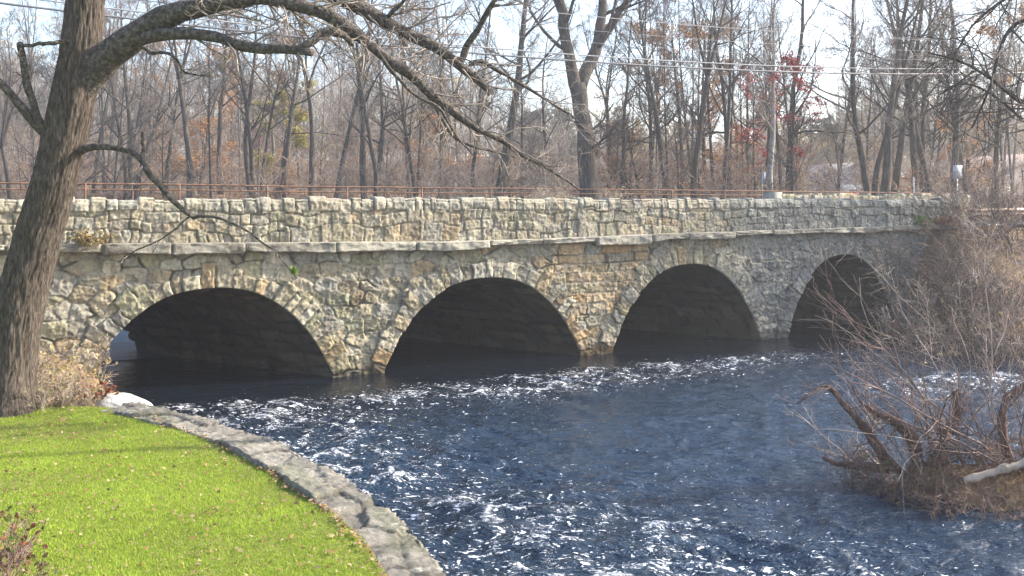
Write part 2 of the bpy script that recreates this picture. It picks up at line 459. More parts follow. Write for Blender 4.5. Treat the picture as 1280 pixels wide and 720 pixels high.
# ---- spandrel walls (front at full detail, back coarse)
def spandrel(n_off, out, ushift, res, seed, name):
    us = np.arange(-24, 21.001, res); zs = np.arange(-.6, 3.46, res)
    U, Z = np.meshgrid(us, zs, indexing='ij')
    inside = np.zeros(U.shape, bool); SU = U.copy(); SZ = Z.copy()
    for k in range(4):
        cu, cz, S = arch_curve(k, 400); cu = cu + ushift
        c, a, H = ARCH[k]
        t = np.clip(np.abs((U - c - ushift) / (a + .16)), 0, 1)
        # opening offset outwards so that the ring covers the joint
        yy = (H + .16) * (1 - t ** 2.35) ** .85
        ins = (np.abs(U - c - ushift) < a + .16) & (Z < yy)
        inside |= ins
    keepv = ~inside
    nu, nz = U.shape
    F = grid_faces(nu, nz)
    fin = inside.ravel()[F].sum(1)
    F = F[fin < 4]
    # snap inside vertices of kept faces to the curve
    used = np.zeros(nu * nz, bool); used[F.ravel()] = True
    sn = np.where(used & inside.ravel())[0]
    for k in range(4):
        c, a, H = ARCH[k]
        t = np.linspace(-1, 1, 1200); cu = c + ushift + (a + .16) * t; cz = (H + .16) * (1 - np.abs(t) ** 2.35) ** .85
        cu = np.concatenate([[cu[0]] * 20, cu, [cu[-1]] * 20]); cz = np.concatenate([np.linspace(-.7, 0, 20), cz, np.linspace(0, -.7, 20)])
        m = sn[np.abs(U.ravel()[sn] - c - ushift) < a + .2]
        if len(m):
            d = (U.ravel()[m][:, None] - cu) ** 2 + (Z.ravel()[m][:, None] - cz) ** 2
            j = d.argmin(1); SU.ravel()[m] = cu[j]; SZ.ravel()[m] = cz[j]
    U, Z = SU, SZ
    i1, e1, x1, z1 = rubble(U, Z, seed=seed)
    blk = smooth(1.0, 1.5, U + .25 * vnoise(Z * 2.5, U * 0, seed=4)) * smooth(4.9, 4.3, U + .25 * vnoise(Z * 2.5, U * 0 + 4, seed=6)) * smooth(.9, 1.3, Z)
    i2, e2, x2, z2 = coursed(U, Z, [-1, -.6, -.1, .3, .75, 1.15, 1.5, 1.82, 2.1, 2.42, 2.68, 2.95, 3.3, 3.6], .45, 1.1, seed + 2)
    mk = blk > .5
    idb = np.where(mk, i2 + 999, i1); ed = np.where(mk, e2, e1); lx = np.where(mk, x2, x1); lz = np.where(mk, z2, z1)
    D = relief(idb, ed, lx, lz, U, Z, seed)
    warm = np.clip(.12 + .62 * mk + .5 * smooth(1.0, 0, Z) - .3 * smooth(5, 10, U), 0, 1)
    C = stone_tint(idb, seed, warm * .8)
    grey = smooth(6.5, 9.5, U)[..., None]
    C = C * (1 - grey) + (C.mean(-1, keepdims=True) * np.array([.84, .83, .76])) * grey
    mort = smooth(.026, .008, ed)[..., None]
    C = C * (1 - mort) + np.array([.29, .265, .21]) * (.6 + .4 * smooth(.4, 0, vnoise(U * 2.1 + 9, Z * 2.6, seed=seed + 45)))[..., None] * mort
    wet = smooth(.34, .12, Z + .1 * vnoise(U * 2, Z))[..., None]
    C = C * (1 - .6 * wet)
    V = W(U, n_off + out * (D - .03), Z)
    return bmesh_part(name, V, F if out > 0 else F[:, ::-1], M['stone'], C.reshape(-1, 3))


spandrel(0, 1, 0, .025, 21, 'spandrel_wall')
spandrel(-DEPTH, -1, SKEW, .12, 31, 'spandrel_wall')

# ---- arch rings
for k in range(4):
    cu, cz, S = arch_curve(k, int(11.5 / .03))
    tu = np.gradient(cu); tz = np.gradient(cz); L = np.hypot(tu, tz); nu_, nz_ = -tz / L, tu / L      # outward normal
    # smooth the normal a little
    ker = np.ones(9) / 9
    nu_ = np.convolve(np.pad(nu_, 4, 'edge'), ker, 'valid'); nz_ = np.convolve(np.pad(nz_, 4, 'edge'), ker, 'valid')
    rr = np.concatenate([[-.01], np.linspace(0, .66, 24)])
    SS, RR = np.meshgrid(S, rr, indexing='ij')
    rg = np.random.default_rng(50 + k)
    b = np.cumsum(rg.uniform(.18, .42, 80)) - .3
    sw = SS + .035 * vnoise(RR * 5, SS * .7, seed=k) + (RR - .3) * .12 * (rnd(np.round(SS * 2).astype(int), k) - .5)
    j = np.clip(np.searchsorted(b, sw), 1, 79)
    ln = .34 + .32 * rnd(j, 60 + k) + .05 * vnoise(SS * 4, RR * 0, seed=k)
    ed = np.minimum(np.minimum(sw - b[j - 1], b[j] - sw), np.minimum(ln - RR, RR + .03))
    idb = j * 17 + k * 1009
    UU = cu[:, None] + nu_[:, None] * RR; ZZ = cz[:, None] + nz_[:, None] * RR
    D = relief(idb, np.maximum(ed, 0), sw - .5 * (b[j - 1] + b[j]), RR - .25, UU, ZZ, 70 + k, amp=.04, tilt=.13, rough=.03, joint=.016) + .014
    D = np.where(RR > ln, -.12, D)
    D[:, 0] = -.3
    C = stone_tint(idb, 80 + k, np.full(SS.shape, .8 if k < 3 else .35) * smooth(1.7, .2, ZZ) + .1)
    g = smooth(6.5, 10, UU)[..., None]; C = C * (1 - g) + (C.mean(-1, keepdims=True) * np.array([.9, .88, .8])) * g
    mort = smooth(.025, .006, ed)[..., None]; C = C * (1 - mort) + np.array([.15, .135, .105]) * mort
    wet = smooth(.34, .12, ZZ + .1 * vnoise(UU * 2, ZZ))[..., None]; C = C * (1 - .6 * wet)
    bmesh_part('arch_ring', W(UU, D, ZZ), grid_faces(len(S), len(rr)), M['stone'], C.reshape(-1, 3))
    # ---- barrel (intrados)
    cu, cz, S = arch_curve(k, 110)
    tu = np.gradient(cu); tz = np.gradient(cz); L = np.hypot(tu, tz); nu_, nz_ = -tz / L, tu / L
    q = np.linspace(0, 1, 90)
    SS, QQ = np.meshgrid(S, q, indexing='ij')
    idb, ed, lx, lz = coursed(QQ * 8, SS, np.arange(-.2, 12, .34), .4, 1.0, 90 + k, .04)
    D = relief(idb, ed, lx, lz, QQ * 8, SS, 95 + k, amp=.09, tilt=.16)
    D = (D - .02) * smooth(0, .03, QQ)
    C = stone_tint(idb, 97 + k, np.full(SS.shape, .4)) * ((.15 if k == 0 else .11) + .14 * rnd(idb, 5))[..., None]  # barrel stones tinted far darker than the wall stones
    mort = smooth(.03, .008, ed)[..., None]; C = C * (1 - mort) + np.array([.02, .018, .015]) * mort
    U3 = cu[:, None] + SKEW * QQ - nu_[:, None] * D; Z3 = cz[:, None] - nz_[:, None] * D
    bmesh_part('arch_barrel', W(U3, -.02 - (DEPTH - .04) * QQ, Z3), grid_faces(len(S), len(q))[:, ::-1], M['barrelstone'], C.reshape(-1, 3))


# ---- string course: long slabs that jut out under the parapet
def sweep_profile(us, prof_n, prof_z, fun):
    """grid: rows along u, columns along the profile"""
    pass


us = np.arange(-24, 19.2, .04)
npz = 9
pr = [(-.12, 0.)] + [(x, 0.) for x in np.linspace(.0, .23, 5)] + [(.25, z) for z in np.linspace(.02, .28, 9)] + [(x, .30) for x in np.linspace(.23, -.1, 5)]
pr = np.array(pr); pl = np.concatenate([[0], np.cumsum(np.hypot(*np.diff(pr, axis=0).T))])
U, K = np.meshgrid(us, np.arange(len(pr)), indexing='ij')
rg = np.random.default_rng(5); b = np.cumsum(rg.uniform(1.3, 2.3, 60)) - 30
j = np.clip(np.searchsorted(b, U), 1, 59); ed = np.minimum(U - b[j - 1], b[j] - U)
nn = pr[K, 0]; zz = pr[K, 1]
wgt = (nn > .1)
nn = nn + wgt * (-.10 * smooth(.04, .0, ed) + .12 * (rnd(j, 8) - .4) + .07 * fbm(U * 2.5, zz * 5 + nn * 4, oct=5, seed=7, gain=.6))
zz = zz + (zz < .15) * (-.10 * (rnd(j, 9) - .35) - .07 * fbm(U * 1.1, nn * 0, oct=4, seed=12) + .5 * (rnd(j, 15) - .5) * .06 * (U - b[j - 1])) + (zz >= .15) * (.03 * (rnd(j, 10) - .5) + .02 * fbm(U * 3, nn * 0, oct=3, seed=14)) * (nn > 0)
zz = zz * (1 - .12 * smooth(.03, 0, ed)); zz = np.where(nn > -.05, .30 - (.30 - zz) * (.45 + .38 * rnd(j, 17)), zz) + z_string(U)
C = np.array([.33, .305, .25]) * (.72 + .45 * rnd(j, 22))[..., None] * (1 + .12 * fbm(U * 2, zz * 3, oct=3, seed=23))[..., None]
C = C * (1 - .5 * smooth(.03, .0, ed))[..., None]
bmesh_part('string_course', W(U, nn, zz), grid_faces(len(us), len(pr)), M['stone'], C.reshape(-1, 3))

# ---- near parapet: front, coping top, back
us = np.arange(-24, 18.9, .026)
Hf = np.linspace(-.1, 1, 46); Tn = np.linspace(0, .5, 14)[1:]; Bk = np.linspace(1, 0, 12)[1:]
pk = np.concatenate([np.zeros(46), np.ones(13), np.full(11, 2)])
pv = np.concatenate([Hf, Tn, Bk])
U, K = np.meshgrid(us, np.arange(len(pv)), indexing='ij')
part = pk[K]; val = pv[K]
zb = z_string(U) + .29; zt = 4.56 - .03 * smooth(0, 18, U)
zraw = np.where(part == 1, zt, zb + (zt - zb) * val)
dist = np.where(part == 0, val * 1.05, np.where(part == 1, 1.05 + val, 1.55 + (1 - val)))
lay = np.where(part == 0, val, np.where(part == 1, .97, val)) * 1.05
idb, ed, lx, lz = coursed(U, lay, [-.4, .22, .47, .74, 1.2], .16, .5, 44, .09)
i2, e2, x2, z2 = coursed(U * 1.25, lay, [-.4, .40, .72, 1.2], .25, .7, 144, .10)
alt = vnoise(U * .35, U * 0, seed=3) > .15
cop = lay > .79
idb = np.where(alt & ~cop, i2 + 555, idb); ed = np.where(alt & ~cop, e2, ed); lx = np.where(alt & ~cop, x2, lx); lz = np.where(alt & ~cop, z2, lz)
D = relief(idb, ed, lx, lz, U, lay, 41, amp=.042, tilt=.10, rough=.022, joint=.013, facets=.45)
D = D + np.where(cop, .02, 0)
hst = (rnd(idb, 46) - .5) * .09
nn = np.where(part == 0, D - .05, np.where(part == 1, -val + .02 * (1 - val * 2), -.5 - .3 * D + .02))
edge_round = np.where(part == 0, smooth(.93, 1, val), np.where(part == 1, smooth(.12, 0, val) + smooth(.4, .5, val), smooth(.93, 1, val)))
z3 = zraw + np.where(cop, hst * smooth(.75, .9, lay), 0) + np.where(part == 1, D * .6, 0) - .035 * edge_round
nn = nn - np.where(part == 0, .03 * edge_round, 0)
C = stone_tint(idb, 42, np.full(U.shape, .15)); C = C * .7 + .3 * np.array([.35, .315, .25])
C = C * (1 - .25 * cop[..., None]) + .25 * cop[..., None] * np.array([.52, .50, .42])
g = smooth(6.5, 9.5, U)[..., None]; C = C * (1 - g) + (C.mean(-1, keepdims=True) * np.array([.82, .81, .72])) * g
mort = smooth(.02, .006, ed)[..., None]; C = C * (1 - mort) + np.array([.18, .16, .125]) * mort
bmesh_part('parapet', W(U, nn, z3), grid_faces(len(us), len(pv)), M['stone'], C.reshape(-1, 3))
# end face of the parapet and its butt block
mb = MB(); mb.box(W(18.85, -.27, 4.0) + BINV, EU * .08, EN * .46, [0, 0, 1.0]); mb.build('end_block', M['limb'] if 0 else plain('end_stone', (.3, .28, .22), .95), bridge)
# far edge kerb wall under the railing
us = np.arange(-24, 15.1, .12); pr = np.array([(-6.1, 3.5), (-6.1, 4.0), (-6.2, 4.04), (-6.6, 4.04), (-6.7, 4.0), (-6.7, 3.3)])
U, K = np.meshgrid(us, np.arange(len(pr)), indexing='ij')
idb, ed, lx, lz = coursed(U, pr[K, 1], [3, 3.6, 4.3], .6, 1.2, 61)
C = stone_tint(idb, 62); bmesh_part('kerb_wall', W(U, pr[K, 0] + .02 * vnoise(U * 3, pr[K, 1] * 3), pr[K, 1]), grid_faces(len(us), len(pr)), M['stone'], C.reshape(-1, 3))

# ------------------------------------------------------------------ river outline and terrain
RIV = np.array([(3, -30), (.6, -5), (.35, 3), (.1, 5.5), (-.1, 7), (-.53, 8.32), (-.99, 9.53), (-1.53, 10.42), (-2.04, 11.22), (-2.73, 12.2), (-3.71, 13.4), (-4.51, 14.08), (-5.71, 14.99),
                (-6.4, 15.8), (-7.2, 17.5), (-8.3, 19.5), (-9.95, 21.3), (-16.6, 25.4), (-24, 29), (-40, 38), (-80, 55), (-140, 70), (-140, 92), (-70, 76), (-30, 60), (-5, 47), (3, 41), (7.2, 37.3), (13.75, 33.2),
                (14.2, 30), (14.2, 27), (15.5, 24.8), (18, 22.5), (17, 19.5), (13, 17.2), (9, 15.9), (6.5, 15.6), (5.0, 15.0), (5.6, 14.0), (6.3, 13.3), (7.5, 13.0), (9.5, 12.4), (13, 10.5), (17, 5), (22, -5), (25, -30)], float)


def river_dist(x, y):
    """signed distance to the river outline, positive on land"""
    sh = np.shape(x); x = np.ravel(x); y = np.ravel(y)
    d2 = np.full(x.shape, 1e9); ins = np.zeros(x.shape, bool)
    n = len(RIV)
    for k in range(n):
        ax, ay = RIV[k]; bx, by = RIV[(k + 1) % n]
        ex, ey = bx - ax, by - ay
        t = np.clip(((x - ax) * ex + (y - ay) * ey) / (ex * ex + ey * ey), 0, 1)
        d2 = np.minimum(d2, (x - ax - t * ex) ** 2 + (y - ay - t * ey) ** 2)
        c = ((ay > y) != (by > y)) & (x < (bx - ax) * (y - ay) / (by - ay + 1e-12) + ax)
        ins ^= c
    return (np.sqrt(d2) * np.where(ins, -1, 1)).reshape(sh)


def ground_z(x, y):
    x = np.asarray(x, float); y = np.asarray(y, float)
    d = river_dist(x, y)
    rx = x - P0[0]; ry = y - P0[1]
    u = rx * EU[0] + ry * EU[1]; v = rx * EN[0] + ry * EN[1]
    far = np.hypot(x, y)
    back = 3.45 + (.035 - .032 * smooth(6, 20, x)) * np.clip(-v - 12, 0, 140) + .5 * fbm(x * .06, y * .06, oct=3, seed=2) * smooth(-8, -20, v)
    back = back + 6 * smooth(110, 260, far)
    left = 1.05 + (3.45 - 1.05) * smooth(6, .3, v) * smooth(-15, -19, u)
    left = left + 1.8 * smooth(6.5, 1, y) * (x < 3)
    left = left + 2.5 * smooth(-20, -50, x)
    right = np.minimum(.24 + .16 * np.clip(d, 0, 30), 3.3) + 0 * x
    right = np.maximum(right, 3.45 * smooth(5, .4, v) * smooth(15.3, 17.5, u))
    lf = (x < 2.5) & (u < 4)
    front = np.where(lf, left, right)
    road = 3.45
    T = np.where(v < -7.5, back, np.where(v < -.25, road, front))
    sw = np.where(v > -.25, np.where(lf, .5, 1.0), np.where(v < -7.5, 4., .3))
    h = -1.2 + (T + 1.2) * smooth(-.25, 1, d / sw)
    # under the bridge between the abutments
    us = u + (-v / DEPTH) * (-SKEW)
    bridge_zone = (v <= -.25) & (v >= -7.5)
    open_ = (us > -11.4) & (us < 15.6)
    h = np.where(bridge_zone, np.where(open_, -1.2, np.where((us > -12.2) & (us < 16.5), .0, road)), h)
    return h + .05 * fbm(x * .9, y * .9, oct=3, seed=9) * (d > 0)


def axis(lo, hi, step, far, growth=1.16):
    c = list(np.arange(lo, hi + 1e-6, step))
    s = step; a = hi
    while a < far: s *= growth; a += s; c.append(a)
    s = step; a = lo
    while a > -far: s *= growth; a -= s; c.insert(0, a)
    return np.array(c)


gx = axis(-20, 24, .3, 1500); gy = axis(2, 44, .3, 1500)
X, Y = np.meshgrid(gx, gy, indexing='ij')
Zg = ground_z(X, Y)
o = mesh_obj('ground', np.stack([X, Y, Zg], -1), grid_faces(len(gx), len(gy)), M['ground'])
tag(o, 'leaf strewn riverbank ground and wooded slope', kind='structure')

# road over the bridge
us = np.concatenate([np.linspace(-150, -26, 30), np.linspace(-24, 24, 40), np.linspace(26, 150, 30)])
nn = np.linspace(-.45, -6.08, 8)
U, K = np.meshgrid(us, nn, indexing='ij')
o = mesh_obj('road', W(U, K, 3.56 + .06 * (1 - ((K + 3.26) / 2.8) ** 2)), grid_faces(len(us), 8), M['asphalt'])
tag(o, 'asphalt road crossing the bridge', kind='structure')

# ------------------------------------------------------------------ water
def water_sheet():
    gx = np.concatenate([np.arange(-12, 15, .055), axis(15, 15.5, .2, 32)[axis(15, 15.5, .2, 32) > 15]])
    gx = np.concatenate([np.arange(-12, 14, .055), np.arange(14, 40, .4)])
    gy = np.concatenate([np.arange(-30, 6, .4), np.arange(6, 34, .055), np.arange(34, 38, .3)])
    X, Y = np.meshgrid(gx, gy, indexing='ij')
    ca, sa = math.cos(R(-14)), math.sin(R(-14))           # crests lie across the flow
    A = X * ca + Y * sa; B = -X * sa + Y * ca
    wx = .5 * fbm(A * .5, B * .5, oct=2, seed=60)
    rid = lambda s, sd, ax=1., bx=1.: 1 - np.abs(fbm((A + wx) * s * ax, (B + wx) * s * bx, oct=2, seed=sd))
    rap = rapid(X, Y)
    vv = (X - P0[0]) * EN[0] + (Y - P0[1]) * EN[1]; calm = .25 + .75 * smooth(.5, 4.5, vv)
    rap = rap * (.45 + .55 * smooth(0, 2.5, vv))
    big = rid(.8, 61, .6, 1.1) ** 2
    mid = rid(2.1, 63, .6, 1.15) ** 2
    sml = fbm(A * 3.6, B * 6.5, oct=3, seed=65)
    Hh = (.17 * big + .115 * mid + .032 * sml) * (.28 + .72 * rap) * calm - .06
    crest = (big - .62) * 1.1 + (mid - .6) * .9 + .22 * sml
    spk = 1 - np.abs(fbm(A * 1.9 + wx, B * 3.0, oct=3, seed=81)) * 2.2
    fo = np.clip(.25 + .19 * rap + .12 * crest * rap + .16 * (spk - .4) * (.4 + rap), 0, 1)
    skl = np.clip(.22 + rap * (.62 + .35 * spk), 0, 1.2)  # density of the painted glint flecks
    o = mesh_obj('water', np.stack([X, Y, Hh], -1), grid_faces(len(gx), len(gy)), M['water'], None, True, np.stack([fo, np.clip(calm * (.30 + .70 * rap), 0, 1), skl], -1), 'foam_glint')
    sh = (.1 + .9 * smooth(1.5, 9, vv)) * (.8 + .2 * fbm(X * .3, Y * .3, oct=2, seed=90)); ca_ = o.data.color_attributes.new('reflect_tint', 'FLOAT_COLOR', 'POINT')  # dark arch reflection and sky blue put into the water colour by distance
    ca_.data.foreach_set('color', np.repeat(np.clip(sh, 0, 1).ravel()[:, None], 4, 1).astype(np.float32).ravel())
    tag(o, 'dark blue rippling river with white foamy flecks and painted sun glints', kind='structure')


def rapid(X, Y):
    """0 calm .. 1 broken water, in plan"""
    def blob(cx, cy, rx, ry, rot=0):
        c, s = math.cos(R(rot)), math.sin(R(rot))
        a = ((X - cx) * c + (Y - cy) * s) / rx; b = (-(X - cx) * s + (Y - cy) * c) / ry
        return np.exp(-(a * a + b * b))
    r = .12 * smooth(9, 2, X) + 1.0 * blob(-4.5, 17.5, 3.2, 3.4) + .95 * blob(-2.3, 13.5, 3.2, 2.4) + 1.0 * blob(.4, 9.5, 3.6, 2.8) + .95 * blob(5.2, 25.2, 7., 1.5, 24) + .6 * blob(10.5, 22.5, 4, 1.2, 15)
    r = r + .5 * blob(-6.5, 19.5, 2.4, 2.0) + .45 * blob(1.5, 12.5, 3.5, 2.2) + .5 * blob(12.5, 22.8, 3.5, 1.3) + .5 * blob(4.5, 9.0, 3, 1.6)
    r = r + .75 * blob(-.5, 22, 3.5, 1.2, 20) + .55 * blob(3.5, 9.5, 2.2, 1.8)
    r = r + .25 * fbm(X * .4, Y * .4, oct=2, seed=70)
    return np.clip(.12 + r, 0, 1)


water_sheet()
# upstream sheet beyond the bridge
UPW = water_mat('upstream_water', False); UPW.node_tree.nodes['Principled BSDF'].inputs['Base Color'].default_value = (.010, .03, .062, 1)
gx = np.linspace(-145, 10, 200); gy = np.linspace(24, 100, 120)
us = np.linspace(-60, 30, 220); ns = np.concatenate([np.linspace(-5.0, -20, 80), np.linspace(-21, -85, 40)])
U, K = np.meshgrid(us, ns, indexing='ij'); Pw = W(U, K, -.012 + .03 * fbm(U * 1.3, K * 1.3, oct=3, seed=77))
o = mesh_obj('water_upstream', Pw, grid_faces(len(us), len(ns))[:, ::-1], UPW)
tag(o, 'upstream river water behind the bridge', kind='structure')

# ------------------------------------------------------------------ lawn, wall, boulder
WALL_OUT = np.array([(.6, -5), (.35, 3), (.1, 5.5), (-.1, 7), (-.53, 8.32), (-.99, 9.53), (-1.53, 10.42), (-2.04, 11.22), (-2.73, 12.2), (-3.71, 13.4), (-4.51, 14.08), (-5.71, 14.99), (-6.3, 15.35)])


def resample(P, step):
    s = np.concatenate([[0], np.cumsum(np.hypot(*np.diff(P, axis=0).T))])
    S = np.arange(0, s[-1], step)
    Q = np.stack([np.interp(S, s, P[:, 0]), np.interp(S, s, P[:, 1])], -1)
    for _ in range(12):
        Q[1:-1] = .25 * Q[:-2] + .5 * Q[1:-1] + .25 * Q[2:]
    return Q, S


Q, S = resample(WALL_OUT, .035)
tg = np.gradient(Q, axis=0); tg /= np.linalg.norm(tg, axis=1, keepdims=True); nl = np.stack([-tg[:, 1], tg[:, 0]], -1)   # to the left (lawn side)
S_STEP = S[np.argmin(np.hypot(Q[:, 0] + 1.5, Q[:, 1] - 10.4))]
prof = [(0, z) for z in np.linspace(-1.1, 1, 14)] + [(t, 1) for t in np.linspace(.02, .6, 20)] + [(.62, .9), (.62, .3)]
prof = np.array(prof)
SS, K = np.meshgrid(S, np.arange(len(prof)), indexing='ij')
off = prof[K, 0]; zr = prof[K, 1]
ztop = 1.16 + .06 * (SS > S_STEP) + .015 * fbm(SS * .8, SS * 0, oct=2, seed=31)
acr = np.where(zr >= 1, off, 0) + np.where(off == 0, zr - 1, 0)
idb, ed, lx, lz = rubble(SS * 1.0, acr + 3.1, .7, .42, 33)
D = relief(idb, ed, lx, lz, SS, acr, 34, amp=.014, tilt=.02, rough=.012, joint=.012, facets=.15)
istop = (zr >= 1)
off2 = off - np.where(off == 0, D * 1.5 - .04, 0) + np.where(istop, .03 * fbm(SS * 2.2, off * 0, oct=3, seed=35) * (1 - off / .6), 0) + np.where(off > .5, .04 * fbm(SS * 2.5, off * 0, oct=3, seed=36), 0)
z2 = np.where(istop, ztop + D - .02, np.where(off == 0, np.minimum(zr, 1) * ztop, zr * ztop))
XY = Q[:, None, :] + nl[:, None, :] * off2[..., None]
C = np.array([.235, .215, .18]) * (.72 + .5 * rnd(idb, 37))[..., None] * (1 + .25 * fbm(SS * 3, acr * 3, oct=4, seed=38))[..., None]
mo = smooth(.52, .62, .5 + .5 * fbm(SS * 1.1, acr * 2, oct=4, seed=39))[..., None] * .35; C = C * (1 - mo) + np.array([.12, .13, .06]) * mo
C = C * (1 - .55 * smooth(.02, .006, ed))[..., None]
wv = empty('retaining_wall', (float(Q[len(Q) // 2, 0]), float(Q[len(Q) // 2, 1]), 0.)); tag(wv, 'low curving grey stone retaining wall between lawn and river', 'wall')
wl = np.array(wv.location)
Fw = grid_faces(len(S), len(prof))
mesh_obj('coping', np.concatenate([XY, z2[..., None]], -1).reshape(-1, 3) - wl, Fw, M['wallstone'], wv, True, C.reshape(-1, 3))

# lawn sheet follows the inside of the wall
yy = np.concatenate([np.arange(-5, 15.35, .08)])
ordr = np.argsort(Q[:, 1]); xin = np.interp(yy, (Q + nl * .57)[ordr, 1], (Q + nl * .57)[ordr, 0])
xin = np.where(yy > 13.9, np.interp(yy, [13.9, 14.6, 15.1, 15.4], [float(np.interp(13.9, yy, xin)), -5.6, -6.6, -8.0]), xin)
tt = np.concatenate([np.linspace(0, .5, 90), np.linspace(.5, 1, 40)[1:]])
Yl, T = np.meshgrid(yy, tt, indexing='ij'); Xl = xin[:, None] + (-19 - xin[:, None]) * T


def lawn_z(x, y):
    return 1.16 + .03 * fbm(x * .8, y * .8, oct=3, seed=41) + 1.8 * smooth(6.5, 1, y)


def lawn_mat():
    m, nt, b = new_mat('lawn_turf', .9, .15)
    tc = N(nt, 'ShaderNodeTexCoord')
    n1 = N(nt, 'ShaderNodeTexNoise', Scale=1.2, Detail=8, Roughness=.7); nt.links.new(tc.outputs['Object'], n1.inputs[0])
    r1 = ramp(nt, [(.3, (.13, .16, .03)), (.5, (.19, .26, .035)), (.72, (.29, .28, .09))], n1.outputs[0])
    nt.links.new(r1.outputs[0], b.inputs['Base Color'])
    return m


o = mesh_obj('lawn', np.stack([Xl, Yl, lawn_z(Xl, Yl)], -1), grid_faces(len(yy), len(tt)), lawn_mat())
tag(o, 'bright green mown lawn on the left bank', kind='structure')

rng = np.random.default_rng(7)


def lawn_points(n, ymin=7.4, ymax=15.3, xmax=None):
    y = rng.uniform(ymin, ymax, n); xi = np.interp(y, yy, xin)
    x = xi + .03 - rng.random(n) * (xi + .63 * y + .8)
    return x, y


n = 330000
x, y = lawn_points(n)
cl = .5 + .5 * fbm(x * 1.1, y * 1.1, oct=4, seed=43)
keep = rng.random(n) < .45 + .9 * cl
x, y, cl = x[keep], y[keep], cl[keep]; n = len(x)
z = lawn_z(x, y)
hh = rng.uniform(.014, .034, n) * (.7 + .7 * cl); an = rng.uniform(0, 2 * math.pi, n); w = rng.uniform(.0035, .007, n)
lean = rng.normal(0, .5, (n, 2)) * hh[:, None]
V = np.empty((n, 3, 3)); V[:, 0] = np.stack([x - w * np.cos(an), y - w * np.sin(an), z - .005], -1); V[:, 1] = np.stack([x + w * np.cos(an), y + w * np.sin(an), z - .005], -1)
V[:, 2] = np.stack([x + lean[:, 0], y + lean[:, 1], z + hh], -1)
t = rng.random(n)[:, None]; dry = (rng.random(n) < .10 + .22 * smooth(.55, .3, cl))[:, None]
c = np.array([.20, .30, .03]) * (1 - t) + np.array([.40, .46, .075]) * t
c = c * (.62 + .72 * cl)[:, None]
c = np.where(dry, np.array([.34, .30, .13]), c)
o = mesh_obj('grass', V.reshape(-1, 3), np.arange(3 * n).reshape(-1, 3), leaf_mat('grass_blades', trans=.45), None, False, np.repeat(c, 3, 0))
tag(o, 'short bright green grass blades covering the lawn', 'grass', kind='stuff')


def leaf_quads(P, size, cols, r, flat=False):
    n = len(P)
    a = r.normal(size=(n, 3)); 
    if flat: a[:, 2] *= .25
    a /= np.linalg.norm(a, axis=1, keepdims=True)
    b = r.normal(size=(n, 3))
    if flat: b[:, 2] *= .25
    b -= a * (a * b).sum(1, keepdims=True); b /= np.linalg.norm(b, axis=1, keepdims=True)
    s = size * r.uniform(.6, 1.3, n)[:, None]
    nv = np.cross(a, b) * s * .25
    V = np.stack([P - a * s * .6, P + b * s * .38 + nv, P + a * s * .6, P - b * s * .38 + nv], 1)
    return V.reshape(-1, 3), np.arange(4 * n).reshape(-1, 4), np.repeat(cols, 4, 0)


x, y = lawn_points(1900); kp = rng.random(len(x)) < .35 + 1.1 * (.5 + .5 * fbm(x * .9, y * .9, oct=3, seed=48)); x = x[kp]; y = y[kp]; edge = rng.random(900)
ye = rng.uniform(7.6, 14.5, 420); xe = np.interp(ye, yy, xin) - np.abs(rng.normal(0, .10, 420)) + .02
x = np.concatenate([x, xe]); y = np.concatenate([y, ye]); P = np.stack([x, y, lawn_z(x, y) + .035 + .015 * rng.random(len(x))], -1)
LEAFC = np.array([(.30, .19, .11), (.42, .31, .2), (.2, .12, .07), (.4, .3, .17), (.3, .15, .08)])
V, F, c = leaf_quads(P, .042, LEAFC[rng.integers(0, 5, len(P))], rng, True)
o = mesh_obj('fallen_leaves', V, F, M['leaf'], None, False, c)
tag(o, 'dry brown fallen leaves scattered on the lawn and along the wall', 'leaves', kind='stuff')


def boulder(name, loc, sz, mat, label, seed, col=(.6, .58, .52)):
    th, ph = np.meshgrid(np.linspace(0, 2 * math.pi, 64, endpoint=False), np.linspace(-math.pi / 2, math.pi / 2, 34), indexing='ij')
    d = np.stack([np.cos(ph) * np.cos(th), np.cos(ph) * np.sin(th), np.sin(ph)], -1)
    e = np.sign(d) * np.abs(d) ** .75
    r = 1 + .16 * fbm(d[..., 0] * 1.6 + seed, d[..., 1] * 1.6, d[..., 2] * 1.6, oct=4, seed=seed)
    V = e * r[..., None] * np.array(sz)
    F = grid_faces(34, 64, True)
    V = V.transpose(1, 0, 2)
    c = np.array(col) * (.85 + .3 * fbm(V[..., 0] * 3, V[..., 1] * 3, V[..., 2] * 3, oct=3, seed=seed + 1))[..., None]
    o = mesh_obj(name, V.reshape(-1, 3), F, mat, None, True, c.reshape(-1, 3))
    o.location = loc
    return tag(o, label, 'boulder')


b1 = boulder('boulder', (-6.55, 15.75, .93), (.68, .36, .27), M['wallstone'], 'flat pale sunlit boulder where the retaining wall ends by the river', 5, (.72, .69, .62)); b1.rotation_euler = (0, R(12), R(-28))


